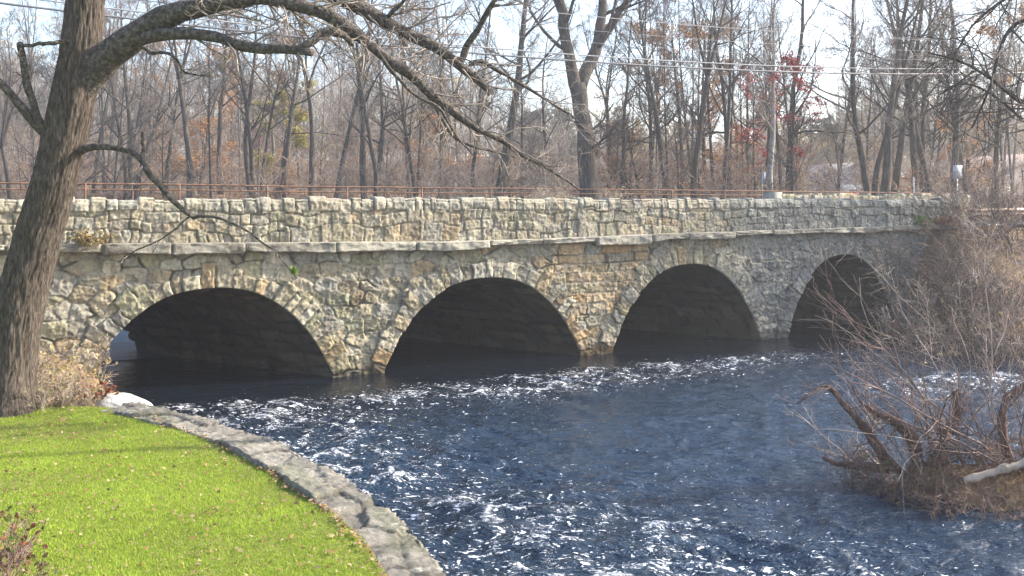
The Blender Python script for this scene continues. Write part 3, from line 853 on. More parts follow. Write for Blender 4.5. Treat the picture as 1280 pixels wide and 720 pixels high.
# ------------------------------------------------------------------ trees
def grow(P, Rr, cnt, t0, t1, ang, ln, rad, N, gn, trop, rg, angj=.2, keep=1., up=(0, 0, 1.), rend=.25):
    """children of tubes P (B,M,3): arrays of child tubes"""
    B, Mp, _ = P.shape
    idx = np.repeat(np.arange(B), cnt)
    if keep < 1: idx = idx[rg.random(len(idx)) < keep]
    n = len(idx)
    t = rg.uniform(t0, t1, n) * (Mp - 1)
    i = np.minimum(t.astype(int), Mp - 2); f = (t - i)[:, None]
    p = P[idx, i] * (1 - f) + P[idx, i + 1] * f
    pr_ = Rr[idx, i] * (1 - f[:, 0]) + Rr[idx, i + 1] * f[:, 0]
    d = P[idx, i + 1] - P[idx, i]; d /= np.linalg.norm(d, axis=1, keepdims=True) + 1e-9
    q = rg.normal(size=(n, 3)); q -= d * (q * d).sum(1, keepdims=True); q /= np.linalg.norm(q, axis=1, keepdims=True) + 1e-9
    a = ang + rg.normal(0, angj, n)
    d = d * np.cos(a)[:, None] + q * np.sin(a)[:, None]
    plen = np.linalg.norm(np.diff(P, axis=1), axis=2).sum(1)[idx]
    L = plen * ln * rg.uniform(.6, 1.25, n) * (1.15 - .55 * t / (Mp - 1))
    out = np.empty((n, N, 3)); out[:, 0] = p
    for k in range(1, N):
        d = d + rg.normal(0, gn, (n, 3)) + trop * np.array(up)
        d /= np.linalg.norm(d, axis=1, keepdims=True)
        out[:, k] = out[:, k - 1] + d * (L / (N - 1))[:, None]
    r0 = pr_ * rad
    rr = r0[:, None] * np.linspace(1, rend, N)[None]
    return out, rr


def line(pts, N):
    P = np.asarray(pts, float); s = np.concatenate([[0], np.cumsum(np.linalg.norm(np.diff(P, axis=0), axis=1))])
    S = np.linspace(0, s[-1], N)
    Q = np.stack([np.interp(S, s, P[:, k]) for k in range(P.shape[1])], -1)
    for _ in range(2):
        Q[1:-1] = .25 * Q[:-2] + .5 * Q[1:-1] + .25 * Q[2:]
    return Q


def tree_proto(seed, H, r0, style, bark, twig, leaves=None, dens=1., minr=.007):
    rg = np.random.default_rng(seed)
    trunk = MB(); crown = MB()
    zt = H * {'slim': .92, 'vase': .55, 'fork': .42, 'clump': .8, 'young': .95}[style]
    nseg = 16
    def stem(base, d0, L, r, re, wob):
        d = np.array(d0, float); d /= np.linalg.norm(d); pts = [np.array(base, float)]
        for k in range(nseg - 1):
            d = d + rg.normal(0, wob, 3) + np.array([0, 0, .03]); d /= np.linalg.norm(d); pts.append(pts[-1] + d * L / (nseg - 1))
        P = np.array(pts)[None]; Rr = (r * (1 - (1 - re) * np.linspace(0, 1, nseg) ** .9))[None]
        Rr[0, 0] *= 1.35; Rr[0, 1] *= 1.08
        return P, Rr
    stems = []
    if style == 'clump':
        for k in range(3):
            a = k * 2.1 + rg.random(); stems.append(stem((.25 * math.cos(a), .25 * math.sin(a), -.3), (.13 * math.cos(a), .13 * math.sin(a), 1), zt * rg.uniform(.8, 1.1), r0 * rg.uniform(.6, 1), .2, .04))
    else:
        stems.append(stem((0, 0, -.3), rg.normal(0, .04, 3) + np.array([0, 0, 1]), zt, r0, {'slim': .2, 'vase': .55, 'fork': .75, 'young': .2}[style], .035 if style != 'fork' else .03))
    if style in ('fork', 'vase'):
        P, Rr = stems[0]
        for k in range(3 if style == 'vase' else 2):
            a = k * (2.1 if style == 'vase' else 3.0) + rg.random() * .8
            stems.append(stem(P[0, -1] - np.array([0, 0, .15]), (.35 * math.cos(a), .35 * math.sin(a), 1), H * (.5 if style == 'vase' else .6), Rr[0, -1] * .8, .2, .05))
    P0_ = np.concatenate([s[0] for s in stems]); R0_ = np.concatenate([s[1] for s in stems])
    trunk.tubes(P0_, R0_, 9)
    tl = {'slim': .3, 'vase': .12, 'fork': .15, 'clump': .3, 'young': .15}[style]
    big = slice(1, None) if style in ('fork', 'vase') else slice(None)
    nl_ = {'slim': 16, 'vase': 9, 'fork': 11, 'clump': 9, 'young': 16}[style]
    P1, R1 = grow(P0_[big], R0_[big], nl_, tl, .98, R(50), {'slim': .3, 'vase': .5, 'fork': .42, 'clump': .33, 'young': .32}[style], .55, 9, .14, .07, rg)
    trunk.tubes(P1, R1, 6)
    P2, R2 = grow(P1, R1, int(7 * dens), .2, 1., R(40), .45, .6, 7, .13, .05, rg)
    P3, R3 = grow(P2, R2, 5, .2, 1., R(42), .5, .65, 5, .15, .03, rg)
    P4, R4 = grow(P3, R3, 4, .15, 1., R(42), .55, .7, 4, .16, .02, rg)
    crown.tubes(P2, np.maximum(R2, minr * 1.4), 4); crown.tubes(P3, np.maximum(R3, minr), 3); crown.tubes(P4, np.maximum(R4, minr * .7), 3)
    root = empty('bare_tree')
    trunk.build('trunk', bark, root); crown.build('crown', twig, root, False)
    if leaves is not None:
        cols, frac, size, zlo, zhi = leaves
        pts = P4[:, 1:].reshape(-1, 3); sel = (rg.random(len(pts)) < frac) & (pts[:, 2] > zlo * H) & (pts[:, 2] < zhi * H)
        pts = pts[sel]; pts = pts[vnoise(pts[:, 0] * .6, pts[:, 1] * .6, pts[:, 2] * .6, seed=seed) > -.1] if len(pts) else pts
        pts = np.concatenate([pts + rg.normal(0, .12, pts.shape) for _ in range(2)])
        cc = np.asarray(cols)[rg.integers(0, len(cols), len(pts))]
        V, F, c = leaf_quads(pts, size, cc, rg)
        mesh_obj('foliage', V, F, M['leaf'], root, False, c)
    return root


ORANGE = [(.42, .2, .07), (.5, .27, .1), (.34, .15, .06), (.46, .31, .14)]
RED = [(.42, .06, .05), (.5, .10, .08), (.3, .03, .035), (.55, .2, .15)]
YEL = [(.4, .33, .08), (.36, .27, .07), (.28, .3, .08)]
PROTO = {
    'slim1': tree_proto(1, 19, .20, 'slim', M['bark'], M['twig']),
    'slim2': tree_proto(2, 17, .17, 'slim', M['bark'], M['twigdark']),
    'slim3': tree_proto(3, 21, .22, 'slim', M['bark'], M['twig']),
    'vase1': tree_proto(4, 17, .27, 'vase', M['bark'], M['twig']),
    'vase2': tree_proto(5, 15, .24, 'vase', M['bark'], M['twigdark']),
    'clump1': tree_proto(6, 17, .22, 'clump', M['bark'], M['twig']),
    'clump2': tree_proto(7, 15, .2, 'clump', M['bark'], M['twigdark']),
    'young1': tree_proto(8, 9, .09, 'young', M['bark'], M['twig']),
    'young2': tree_proto(9, 7, .07, 'young', M['bark'], M['redtwig']),
    'orange1': tree_proto(10, 14, .16, 'slim', M['bark'], M['twig'], (ORANGE, .4, .14, .05, .85)),
    'orange2': tree_proto(11, 8, .09, 'young', M['bark'], M['twig'], (ORANGE, .5, .11, 0, 1)),
    'red1': tree_proto(12, 9.5, .11, 'young', M['bark'], M['twigdark'], (RED, .26, .13, .15, .98)),
    'yellow1': tree_proto(13, 9, .1, 'young', M['bark'], M['twig'], (YEL, .6, .12, 0, 1)),
    'pale1': tree_proto(14, 18, .2, 'slim', M['palebark'], M['twig']),
}
PH = dict(slim1=19, slim2=17, slim3=21, vase1=17, vase2=15, clump1=17, clump2=15, young1=9, young2=7, orange1=14, orange2=8, red1=9.5, yellow1=9, pale1=18)
PR = dict(slim1=.2, slim2=.17, slim3=.22, vase1=.27, vase2=.24, clump1=.22, clump2=.2, young1=.09, young2=.07, orange1=.16, orange2=.09, red1=.11, yellow1=.1, pale1=.2)
used = set()


def place(kind, px, Yd, width_px=None, H=None, label='', group=None, rz=None, lean=(0, 0), name='bare_tree'):
    x = (px - 640) / F_PX * Yd
    z = float(ground_z(np.array([x]), np.array([Yd]))[0])
    r = PROTO[kind]
    if kind in used: r = copy_tree(r)
    used.add(kind)
    r.name = name
    sz = (H / PH[kind]) if H else 1.
    sx = (.82 * width_px * Yd / F_PX / 2 / PR[kind]) if width_px else sz
    sx = min(max(sx, sz * .45), sz * 1.5)
    r.location = (x, Yd, max(z, 0.05)); r.scale = (sx, sx, sz)
    r.rotation_euler = (lean[0], lean[1], random.uniform(0, 6.28) if rz is None else rz)
    tag(r, label, 'tree', group)
    return r


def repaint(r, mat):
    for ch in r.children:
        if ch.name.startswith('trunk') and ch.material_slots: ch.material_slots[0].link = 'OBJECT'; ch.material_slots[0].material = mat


random.seed(11)
# the big forked tree behind the bridge has a shape of its own
def big_fork():
    rg = np.random.default_rng(77); Yb = 46.
    px = lambda pts: np.array([at(a, b_, Yb + dy) for a, b_, dy in pts])
    base = at(737, 262, Yb); root = empty('forked_tree', (base[0], Yb, 3.3)); o0 = np.array(root.location)
    mpp = Yb / F_PX
    segs = [([(740, 285, 0), (738, 262, 0), (736, 225, 0), (732, 180, 0), (728, 140, 0), (722, 105, 0)], [20, 16, 14, 13, 12, 13]),
            ([(724, 120, 0), (715, 92, -.2), (710, 70, -.4), (706, 35, -.6), (697, 0, -.8), (690, -40, -1), (676, -110, -1.6), (668, -180, -2)], [11, 9, 8, 8, 8, 7, 5, 2]),
            ([(724, 112, 0), (730, 92, .3), (745, 68, .5), (752, 45, .7), (754, 20, .8), (752, -20, 1), (757, -90, 1.2), (765, -180, 1.5)], [11, 10, 10, 8, 7, 6, 5, 2]),
            ([(750, 52, .6), (762, 35, .3), (775, 15, .1), (788, -10, -.2), (805, -60, -1), (830, -130, -1.4)], [7, 6, 5, 5, 4, 2])]
    tr = MB(); cr = MB(); Ps = []; Rs = []
    for pts, wd in segs:
        P = line(np.concatenate([px(pts), np.array(wd)[:, None] * mpp * .82], 1), 18)
        q = P[:, :3] - o0; q[1:-1] += rg.normal(0, .03, q[1:-1].shape)
        tr.tubes(q[None], P[None, :, 3], 14); Ps.append(q); Rs.append(P[:, 3])
    Ps = np.array(Ps); Rs = np.array(Rs)
    P1a, R1a = grow(Ps[1:], Rs[1:], 9, .15, 1, R(50), .35, .45, 9, .12, .05, rg)
    P1b, R1b = grow(Ps[:1], Rs[:1], 5, .25, .9, R(70), .4, .22, 9, .12, .06, rg)
    P1 = np.concatenate([P1a, P1b]); R1 = np.concatenate([R1a, R1b]); tr.tubes(P1, R1, 6)
    P2, R2 = grow(P1, R1, 8, .2, 1, R(42), .45, .55, 7, .13, .04, rg); P3, R3 = grow(P2, R2, 5, .2, 1, R(42), .5, .6, 5, .15, .02, rg); P4, R4 = grow(P3, R3, 3, .2, 1, R(42), .5, .7, 4, .15, .02, rg)
    cr.tubes(P2, np.maximum(R2, .01), 4); cr.tubes(P3, np.maximum(R3, .008), 3); cr.tubes(P4, np.maximum(R4, .006), 3)
    tr.build('trunk', M['bark'], root); cr.build('crown', M['twigdark'], root, False)
    tag(root, 'big dark tree with thick trunk forking wide behind the railing', 'tree')


big_fork()
G1 = 'bare trees behind the bridge'
# explicit trees: kind, px, distance, trunk width px, height, look
EXPL = [
    ('clump1', 160, 62, 12, 17, 'grey many stemmed tree behind the railing just right of the leaning oak trunk'),
    ('slim2', 205, 66, 8, 16, 'slim grey tree behind the low hanging oak branch'),
    ('vase1', 238, 60, 11, 15, 'leaning grey tree above the left arch, behind the railing'),
    ('clump2', 318, 58, 11, 15, 'pair of grey trunks close together above the crown of the leftmost arch'),
    ('slim1', 352, 64, 10, 17, 'tall grey tree beside the yellow leaved sapling, above the leftmost arch'),
    ('vase2', 388, 57, 9, 14, 'spreading pale twigged tree left of the dark twin trunks'),
    ('slim3', 420, 60, 11, 18, 'tall straight tree directly left of the dark twin trunks'),
    ('clump1', 463, 52, 14, 17, 'dark twin trunked tree behind the railing between the first two arches'),
    ('slim2', 522, 54, 8, 13, 'thin dark trunk first to the right of the dark twin trunks'),
    ('slim1', 548, 56, 8, 14, 'thin dark trunk second to the right of the dark twin trunks'),
    ('slim2', 588, 58, 8, 15, 'thin trunk close left of the tall thick straight tree'),
    ('slim3', 619, 50, 19, 19, 'tall thick straight grey tree left of the big forked tree'),
    ('slim2', 652, 62, 6, 14, 'thin trunk right of the tall thick straight tree'),
    ('slim1', 688, 66, 7, 13, 'thin leaning trunk close left of the big forked tree'),
    ('vase2', 762, 60, 9, 13, 'mid sized tree just right of the big forked tree'),
    ('slim2', 778, 52, 8, 12, 'thin dark trunk second to the right of the big forked tree'),
    ('slim1', 815, 58, 8, 16, 'slim tree left of the brown leaved oak above the third arch'),
    ('slim3', 834, 55, 10, 18, 'tall straight slim tree above the left side of the third arch'),
    ('vase1', 866, 53, 11, 15, 'tree forking into a narrow v above the crown of the third arch'),
    ('slim3', 902, 52, 8, 19, 'left one of two tall parallel trunks above the right side of the third arch'),
    ('slim1', 914, 53, 9, 18, 'right one of two tall parallel trunks above the right side of the third arch'),
    ('slim2', 936, 60, 6, 15, 'thin trunk left of the pale barked tree'),
    ('pale1', 966, 54, 11, 17, 'pale grey barked straight tree beside the red leaved tree'),
    ('slim1', 984, 50, 11, 17, 'dark straight trunk touching the red leaves, right of the pale barked tree'),
    ('slim2', 1000, 58, 7, 13, 'thin dark trunk right of the red leaved tree'),
    ('clump1', 1098, 46, 17, 17, 'thick dark tree splitting low above the fourth arch'),
    ('slim3', 1117, 50, 13, 17, 'dark leaning trunk directly right of the thick dark split tree'),
    ('slim1', 1146, 52, 12, 18, 'left trunk of the dark row of three right of the fourth arch crown'),
    ('slim3', 1154, 55, 10, 19, 'middle trunk of the dark row of three right of the fourth arch crown'),
    ('slim2', 1168, 53, 12, 17, 'right trunk of the dark row of three right of the fourth arch crown'),
    ('slim1', 1189, 49, 14, 16, 'dark leaning trunk just left of the white road sign'),
    ('slim2', 1213, 52, 9, 15, 'slim trunk just right of the white road sign'),
    ('orange1', 1243, 54, 11, 14, 'tree with a few rusty leaves above the guardrail'),
    ('slim1', 1284, 46, 16, 16, 'thick dark trunk at the right edge of the view behind the guardrail'),
    ('slim2', 60, 60, 9, 16, 'slim grey tree hidden partly by the leaning oak trunk'),
    ('vase2', 18, 58, 10, 15, 'spreading grey tree left of the leaning oak trunk'),
    ('vase1', 118, 70, 9, 17, 'tall twiggy tree seen just right of the oak trunk, farther back'),
    ('slim3', 275, 72, 9, 18, 'tall straight trunk between the leaning grey tree and the grey pair'),
    ('orange1', 852, 62, 8, 14, 'oak keeping brown leaves above the third arch'),
    ('orange1', 880, 66, 8, 15, 'tall oak keeping rusty leaves behind the parallel trunks'),
    ('orange2', 560, 70, 6, 9, 'low rusty leaved tree right of the dark twin trunks'),
    ('orange2', 250, 72, 6, 9, 'low rusty leaved tree behind the leaning grey tree'),
    ('orange2', 800, 60, 6, 8, 'low orange leaved tree between the forked tree and the brown oak'),
    ('orange2', 930, 66, 6, 9, 'low orange leaved tree behind the pale barked tree'),
    ('orange2', 1180, 58, 6, 7, 'low orange leaved tree behind the white road sign'),
    ('yellow1', 345, 66, 6, 9, 'yellow leaved sapling above the leftmost arch'),
    ('red1', 990, 47, 7, 8.4, 'red leaved small tree beside the pale barked tree'),
    ('red1', 945, 56, 5, 9, 'dark red leaved sapling left of the pale barked tree'),
]
for kd, px, Yd, wd, H, lab in EXPL:
    nm = {'orange1': 'oak_tree', 'orange2': 'small_tree', 'yellow1': 'small_tree', 'red1': 'red_leaved_tree', 'pale1': 'pale_barked_tree'}.get(kd, 'bare_tree')
    place(kd, px, Yd, wd, H, lab, G1 if nm == 'bare_tree' else None, name=nm, lean=(random.uniform(-.03, .03), random.uniform(-.05, .05)))
# fillers, farther back
for k in range(58):
    px = -20 + k * 23.5 + random.uniform(-12, 12)
    left_ = px < 600; right_ = px > 1060
    if not left_ and not right_ and random.random() < .3: continue
    kd = random.choice(['slim1', 'slim2', 'vase1', 'vase2', 'clump1', 'clump2', 'slim3'] + (['orange1'] if 200 < px < 620 or px > 1100 else []))
    Yd = random.uniform(68, 105)
    Hh = random.uniform(12, 18) * (1.15 if left_ else (1.0 if right_ else .75))
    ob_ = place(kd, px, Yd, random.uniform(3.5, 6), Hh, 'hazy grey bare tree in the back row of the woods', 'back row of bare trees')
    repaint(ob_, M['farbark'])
for k in range(34):
    px = random.choice([random.uniform(800, 1000), random.uniform(1080, 1300), random.uniform(-10, 640), random.uniform(640, 1280)])
    place(random.choice(['slim1', 'slim2', 'slim3']), px, random.uniform(55, 76), random.uniform(3.5, 6.5), random.uniform(13, 19), 'thin straight dark tree among the tall trunks behind the bridge', 'thin straight trees behind the bridge')
for k in range(44):
    px = -20 + k * 30 + random.uniform(-15, 15)
    kd = random.choice(['young1', 'young2', 'young1', 'orange2'] if not 640 < px < 760 else ['young1', 'young2'])
    place(kd, px, random.uniform(50, 85), None, random.uniform(4, 8.5), 'thin twiggy sapling in the undergrowth behind the railing' if kd != 'orange2' else 'small rusty leaved sapling in the undergrowth behind the railing',
          'saplings behind the bridge' if kd != 'orange2' else 'rusty saplings behind the bridge', name='sapling')


# trees on the right bank that shade the right end of the bridge
for k, (x_, y_, H_) in enumerate([(20.8, 34.2, 13), (23.2, 35.8, 15), (23.4, 33.0, 14), (27, 36, 16)]):
    place('vase1' if k % 2 else 'clump1', 640 + F_PX * x_ / y_, y_, None, H_, ['nearest many stemmed bank tree beyond the right edge of the view', 'vase shaped bank tree beside the road beyond the right edge', 'farthest many stemmed bank tree beyond the right edge', 'lower vase shaped tree on the cove bank beyond the right edge'][k], 'bank trees shading the bridge')


# far wood as one mass
def far_woods():
    rg = np.random.default_rng(90); n = 900
    a = rg.uniform(-.68, .68, n); Yd = rg.uniform(95, 190, n); x = a * Yd
    z = ground_z(x, Yd); H = rg.uniform(9, 15, n) * np.where(a < -.02, 1.15, np.where(a > .36, 1.1, .72))
    P = np.empty((n, 8, 3)); sx = rg.normal(0, .10, (n, 2))
    for k in range(8):
        P[:, k] = np.stack([x + sx[:, 0] * H * k / 7 + rg.normal(0, .08, n), Yd + sx[:, 1] * H * k / 7, z - .3 + H * k / 7], -1)
    Rr = rg.uniform(.05, .13, n)[:, None] * np.linspace(1, .3, 8)
    P1, R1 = grow(P, Rr, 14, .12, 1, R(48), .32, .6, 5, .14, .05, rg)
    P2, R2 = grow(P1, R1, 6, .2, 1, R(40), .5, .6, 4, .14, .04, rg)
    P3, R3 = grow(P2, R2, 3, .2, 1, R(40), .6, .7, 3, .14, .02, rg)
    mb = MB(); mb.tubes(P, Rr, 4); mb.tubes(P1, np.maximum(R1, .022), 3); mb.tubes(P2, np.maximum(R2, .016), 3); mb.tubes(P3, np.maximum(R3, .013), 3)
    tag(mb.build('woods', M['twig'], None, False), 'far grey bare wood beyond the bridge', 'woods', kind='stuff')
    q = P2[:, 1:].reshape(-1, 3); q = q[(vnoise(q[:, 0] * .05, q[:, 1] * .05, q[:, 2] * .2, seed=14) > .0) & (rg.random(len(q)) < .35)]
    q = np.concatenate([q + rg.normal(0, .35, q.shape) for _ in range(3)]); hue = vnoise(q[:, 0] * .04, q[:, 1] * .04, seed=15) + rg.normal(0, .3, len(q))
    cc = np.where((hue > .25)[:, None], np.array([.44, .34, .12]), np.where((hue > -.2)[:, None], np.array([.42, .23, .1]), np.array([.36, .17, .1]))) * rg.uniform(.7, 1.2, (len(q), 1))
    V, F, c = leaf_quads(q, .22, cc, rg); tag(mesh_obj('wood_leaves', V, F, M['leaf'], None, False, c), 'rust and yellow leaves left on the far wood', 'leaves', kind='stuff')


far_woods()


def undergrowth():
    rg = np.random.default_rng(95); n = 1700
    a = rg.uniform(-.66, .66, n); Yd = rg.uniform(46, 100, n); x = a * Yd
    ok = (river_dist(x, Yd) > 1) & ~((a > .335) & (a < .385) & (Yd < 64)) & ((x * EN[0] + (Yd - 26.3) * EN[1]) < -9.5); x = x[ok]; Yd = Yd[ok]; n = len(x)
    z = ground_z(x, Yd); H = rg.uniform(1.2, 4.2, n)
    P = np.empty((n, 6, 3)); d = np.concatenate([rg.normal(0, .25, (n, 2)), np.ones((n, 1))], 1); P[:, 0] = np.stack([x, Yd, z - .1], -1)
    for k in range(1, 6):
        d = d + rg.normal(0, .12, (n, 3)); P[:, k] = P[:, k - 1] + d / np.linalg.norm(d, axis=1, keepdims=True) * (H / 5)[:, None]
    Rr = rg.uniform(.015, .04, n)[:, None] * np.linspace(1, .4, 6)
    P1, R1 = grow(P, Rr, 9, .15, 1, R(45), .5, .6, 5, .14, .03, rg); P2, R2 = grow(P1, R1, 5, .2, 1, R(42), .5, .7, 4, .15, 0, rg)
    mb = MB(); mb.tubes(P, Rr, 3); mb.tubes(P1, np.maximum(R1, .009), 3); mb.tubes(P2, np.maximum(R2, .007), 3)
    tag(mb.build('undergrowth', M['tantwig'], None, False), 'tangled grey brown undergrowth between the trunks', 'undergrowth', kind='stuff')
    pts = P2[:, 1:].reshape(-1, 3); pts = pts[(rg.random(len(pts)) < .3) & (vnoise(pts[:, 0] * .12, pts[:, 1] * .12, seed=4) > -.05)]
    cc = np.array([(.34, .16, .06), (.3, .13, .05), (.36, .24, .1), (.25, .13, .07)])[rg.integers(0, 4, len(pts))]
    V, F, c = leaf_quads(pts, .12, cc, rg); o = mesh_obj('undergrowth_leaves', V, F, M['leaf'], None, False, c); tag(o, 'rusty leaves clinging to the undergrowth', 'leaves', kind='stuff')


undergrowth()


def pine(px, Yd, H, seed, label):
    rg = np.random.default_rng(seed); x = (px - 640) / F_PX * Yd; z = float(ground_z(np.array([x]), np.array([Yd]))[0])
    root = empty('pine_tree', (x, Yd, z)); t = MB()
    P = line([(0, 0, -.3), (.1, 0, H * .5), (0, .1, H)], 10)[None]; Rr = (.24 * np.linspace(1, .15, 10))[None]
    t.tubes(P, Rr, 7); P1, R1 = grow(P, Rr, 46, .25, .98, R(78), .26, .4, 6, .06, .03, rg); t.tubes(P1, R1, 4); t.build('trunk', M['bark'], root)
    pts = P1[:, 1:].reshape(-1, 3); pts = np.concatenate([pts + rg.normal(0, .28, pts.shape) * np.array([1, 1, .5]) for _ in range(26)])
    cc = np.array([(.05, .08, .035), (.07, .1, .045), (.035, .06, .03)])[rg.integers(0, 3, len(pts))]
    V, F, c = leaf_quads(pts, .3, cc, rg); mesh_obj('crown', V, F, M['leaf'], root, False, c)
    tag(root, label, 'tree', 'evergreens beyond the bridge')


pine(668, 118, 9.5, 1, 'grey green pine right of the tall thick straight tree, far back')
pine(705, 125, 10.5, 2, 'grey green pine peeking out left of the big forked tree, far back')
pine(645, 130, 8.5, 3, 'smallest grey green pine of the distant evergreens')
pine(783, 122, 8.0, 4, 'grey green pine right of the big forked tree, far back')
pine(1030, 120, 11, 5, 'dark pine above the parked red car, far back')


# ------------------------------------------------------------------ foreground oak
def oak():
    rg = np.random.default_rng(123); Yb = 15.0; mpp = Yb / F_PX
    base = at(14, 512, Yb); root = empty('leaning_oak', (base[0], Yb, 1.1)); o0 = np.array(root.location)
    tag(root, 'rough barked leaning oak on the lawn with long drooping limbs', 'tree')
    # trunk with furrowed bark
    C = np.array([(6, 530, 84), (8, 512, 78), (11, 490, 62), (13, 460, 57), (18, 420, 55), (29, 361, 55), (50, 289, 54), (71, 217, 51), (86, 150, 51), (99, 80, 48), (107, 0, 43), (113, -70, 40), (120, -160, 36), (123, -260, 30), (122, -380, 22), (126, -480, 12)], float)
    P = np.stack([at(a, b, Yb) - o0 for a, b, w in C]); s = np.concatenate([[0], np.cumsum(np.linalg.norm(np.diff(P, axis=0), axis=1))])
    NZ, NA = 620, 150
    S = np.linspace(0, s[-1], NZ); ctr = np.stack([np.interp(S, s, P[:, k]) for k in range(3)], -1); rad = np.interp(S, s, C[:, 2] * mpp / 2)
    for _ in range(25): ctr[1:-1] = .25 * ctr[:-2] + .5 * ctr[1:-1] + .25 * ctr[2:]; rad[1:-1] = .25 * rad[:-2] + .5 * rad[1:-1] + .25 * rad[2:]
    A = np.linspace(0, 2 * math.pi, NA, endpoint=False); AA, SS = np.meshgrid(A, S, indexing='xy'); RR = rad[:, None] * np.ones_like(AA)
    cx, sy = np.cos(AA), np.sin(AA)
    f = 1 - np.abs(fbm(cx * 6.2 + .35 * vnoise(SS * 3, AA * 0), sy * 6.2, SS * 2.4, oct=2, seed=3)) * 2.6
    f2 = fbm(cx * 13, sy * 13, SS * 8, oct=3, seed=5)
    RR = RR * (1 + .06 * fbm(cx * 1.2, sy * 1.2, SS * .6, oct=2, seed=8)) + .021 * f + .014 * f2
    flare = smooth(.9, 0, SS); RR = RR * (1 + flare * (.10 + .18 * vnoise(cx * 2, sy * 2, SS * .3, seed=9)))
    V = ctr[:, None, :] + np.stack([cx * RR, sy * RR, 0 * RR], -1)
    mesh_obj('trunk', V.reshape(-1, 3), grid_faces(NZ, NA, True)[:, ::-1] if 0 else grid_faces(NZ, NA, True), M['oak'], root)
    limbs = {
        'A': [(85, 150, 0, 20), (108, 100, 0, 42), (130, 74, -.1, 40), (160, 50, -.25, 33), (200, 25, -.4, 28), (240, 10, -.55, 26), (290, -2, -.7, 23), (330, -4, -.8, 20), (355, 1, -.8, 17), (385, 9, -.75, 16), (420, 23, -.7, 15), (442, 40, -.6, 14), (465, 57, -.5, 13), (482, 75, -.4, 13), (502, 84, -.3, 12), (522, 100, -.2, 12), (536, 120, -.1, 11), (562, 136, 0, 10), (600, 163, .2, 8), (640, 184, .4, 6), (690, 213, .6, 4), (725, 238, .8, 2)],
        'B': [(318, -6, -.8, 16), (360, -14, -.3, 19), (400, -8, 0, 18), (440, 4, .2, 17), (480, 26, .4, 17), (520, 48, .5, 16), (560, 69, .6, 14), (580, 86, .6, 12), (596, 101, .6, 11), (613, 117, .6, 9)],
        'B1': [(574, 80, .6, 9), (580, 64, .6, 9), (590, 46, .5, 8), (604, 26, .4, 7), (618, 2, .3, 6), (640, -40, 0, 4), (650, -80, 0, 2)],
        'B2': [(586, 80, .6, 6), (597, 72, .6, 6), (610, 77, .7, 6), (622, 88, .8, 5), (642, 101, 1, 4.5), (680, 122, 1.3, 4), (722, 152, 1.6, 3), (750, 185, 1.8, 1.5)],
        'C': [(165, 55, -.3, 14), (190, 44, -.5, 15), (230, 41, -.7, 14), (270, 48, -.9, 14), (310, 58, -1.1, 12), (345, 63, -1.2, 12), (372, 62, -1.3, 11), (390, 66, -1.35, 9)],
        'C1': [(368, 64, -1.3, 8), (382, 56, -1.3, 9), (398, 45, -1.2, 10), (415, 37, -1.1, 11), (428, 42, -.9, 9), (440, 56, -.7, 6)],
        'D': [(92, 195, 0, 14), (105, 188, -.1, 11), (125, 184, -.2, 9), (152, 187, -.3, 8), (174, 195, -.35, 8), (185, 215, -.4, 7.5), (204, 240, -.4, 7), (225, 260, -.4, 6), (243, 272, -.4, 5)],
        'D1': [(243, 272, -.4, 4.5), (272, 273, -.5, 4), (310, 290, -.6, 3), (340, 312, -.7, 2.2), (372, 348, -.8, 1.2)],
        'D2': [(240, 270, -.4, 3), (222, 286, -.5, 2.6), (190, 305, -.6, 2), (155, 321, -.7, 1.2)],
        'D3': [(178, 200, -.36, 4), (178, 182, -.4, 4), (178, 165, -.45, 3)],
        'E': [(66, 178, 0, 13), (50, 160, -.1, 12), (30, 140, -.2, 11), (0, 106, -.4, 10), (-40, 70, -.6, 8), (-90, 10, -.9, 4)],
        'F': [(55, 165, -.1, 9), (44, 143, -.2, 10), (38, 125, -.25, 9), (31, 95, -.3, 9), (27, 72, -.35, 9), (25, 54, -.4, 8)],
        'G': [(26, 60, -.35, 3.5), (45, 56, -.4, 5), (62, 53, -.4, 5), (85, 49, -.3, 6)],
        'H': [(170, 57, -.3, 5), (190, 66, -.5, 4.5), (205, 63, -.6, 4), (221, 75, -.6, 3.5), (229, 90, -.6, 3), (262, 96, -.7, 1.5)],
        'I': [(120, -120, 0, 26), (190, -190, .5, 20), (280, -230, 1, 14), (380, -250, 1.6, 8)],
        'J': [(118, -180, 0, 24), (60, -260, -.5, 16), (0, -320, -1, 10), (-80, -380, -1.4, 5)],
        'K': [(470, 60, -.5, 5), (490, 92, -.6, 4.5), (520, 120, -.6, 4), (548, 132, -.6, 4), (566, 160, -.6, 3), (592, 195, -.6, 1.5)],
        'L': [(538, 122, 0, 5), (552, 150, -.2, 4), (566, 172, -.3, 3.5), (600, 185, -.3, 3), (650, 196, 0, 1.5)],
        'O': [(480, 28, .4, 6), (500, 5, .3, 5), (530, -20, .2, 4), (560, -60, 0, 2)],
        'Q': [(300, -2, -.7, 7), (335, -20, -.9, 6), (380, -50, -1, 4), (430, -80, -1, 2)],
    }
    Pa = {}; 
    for k, pts in limbs.items():
        q = np.array([list(at(a, b, Yb + dy) - o0) + [w * mpp * .5] for a, b, dy, w in pts])
        n = 60 if len(pts) > 12 else 26
        q = line(q, n); q[1:-1, :3] += .018 * np.stack([vnoise(np.arange(n - 2) * .35, np.full(n - 2, 3.), seed=ord(k[0]) + c) for c in range(3)], -1) * 1.5
        rj = q[:, 3] * (1 + .14 * vnoise(np.arange(n) * .5, np.zeros(n), seed=ord(k[0]) + 5))
        m = MB(); m.tubes(q[None, :, :3], rj[None], 14 if pts[0][3] > 9 else 8)
        ob = m.build('branch', M['limb'], root)
        Pa[k] = (q[:, :3], q[:, 3])
    cr = MB()
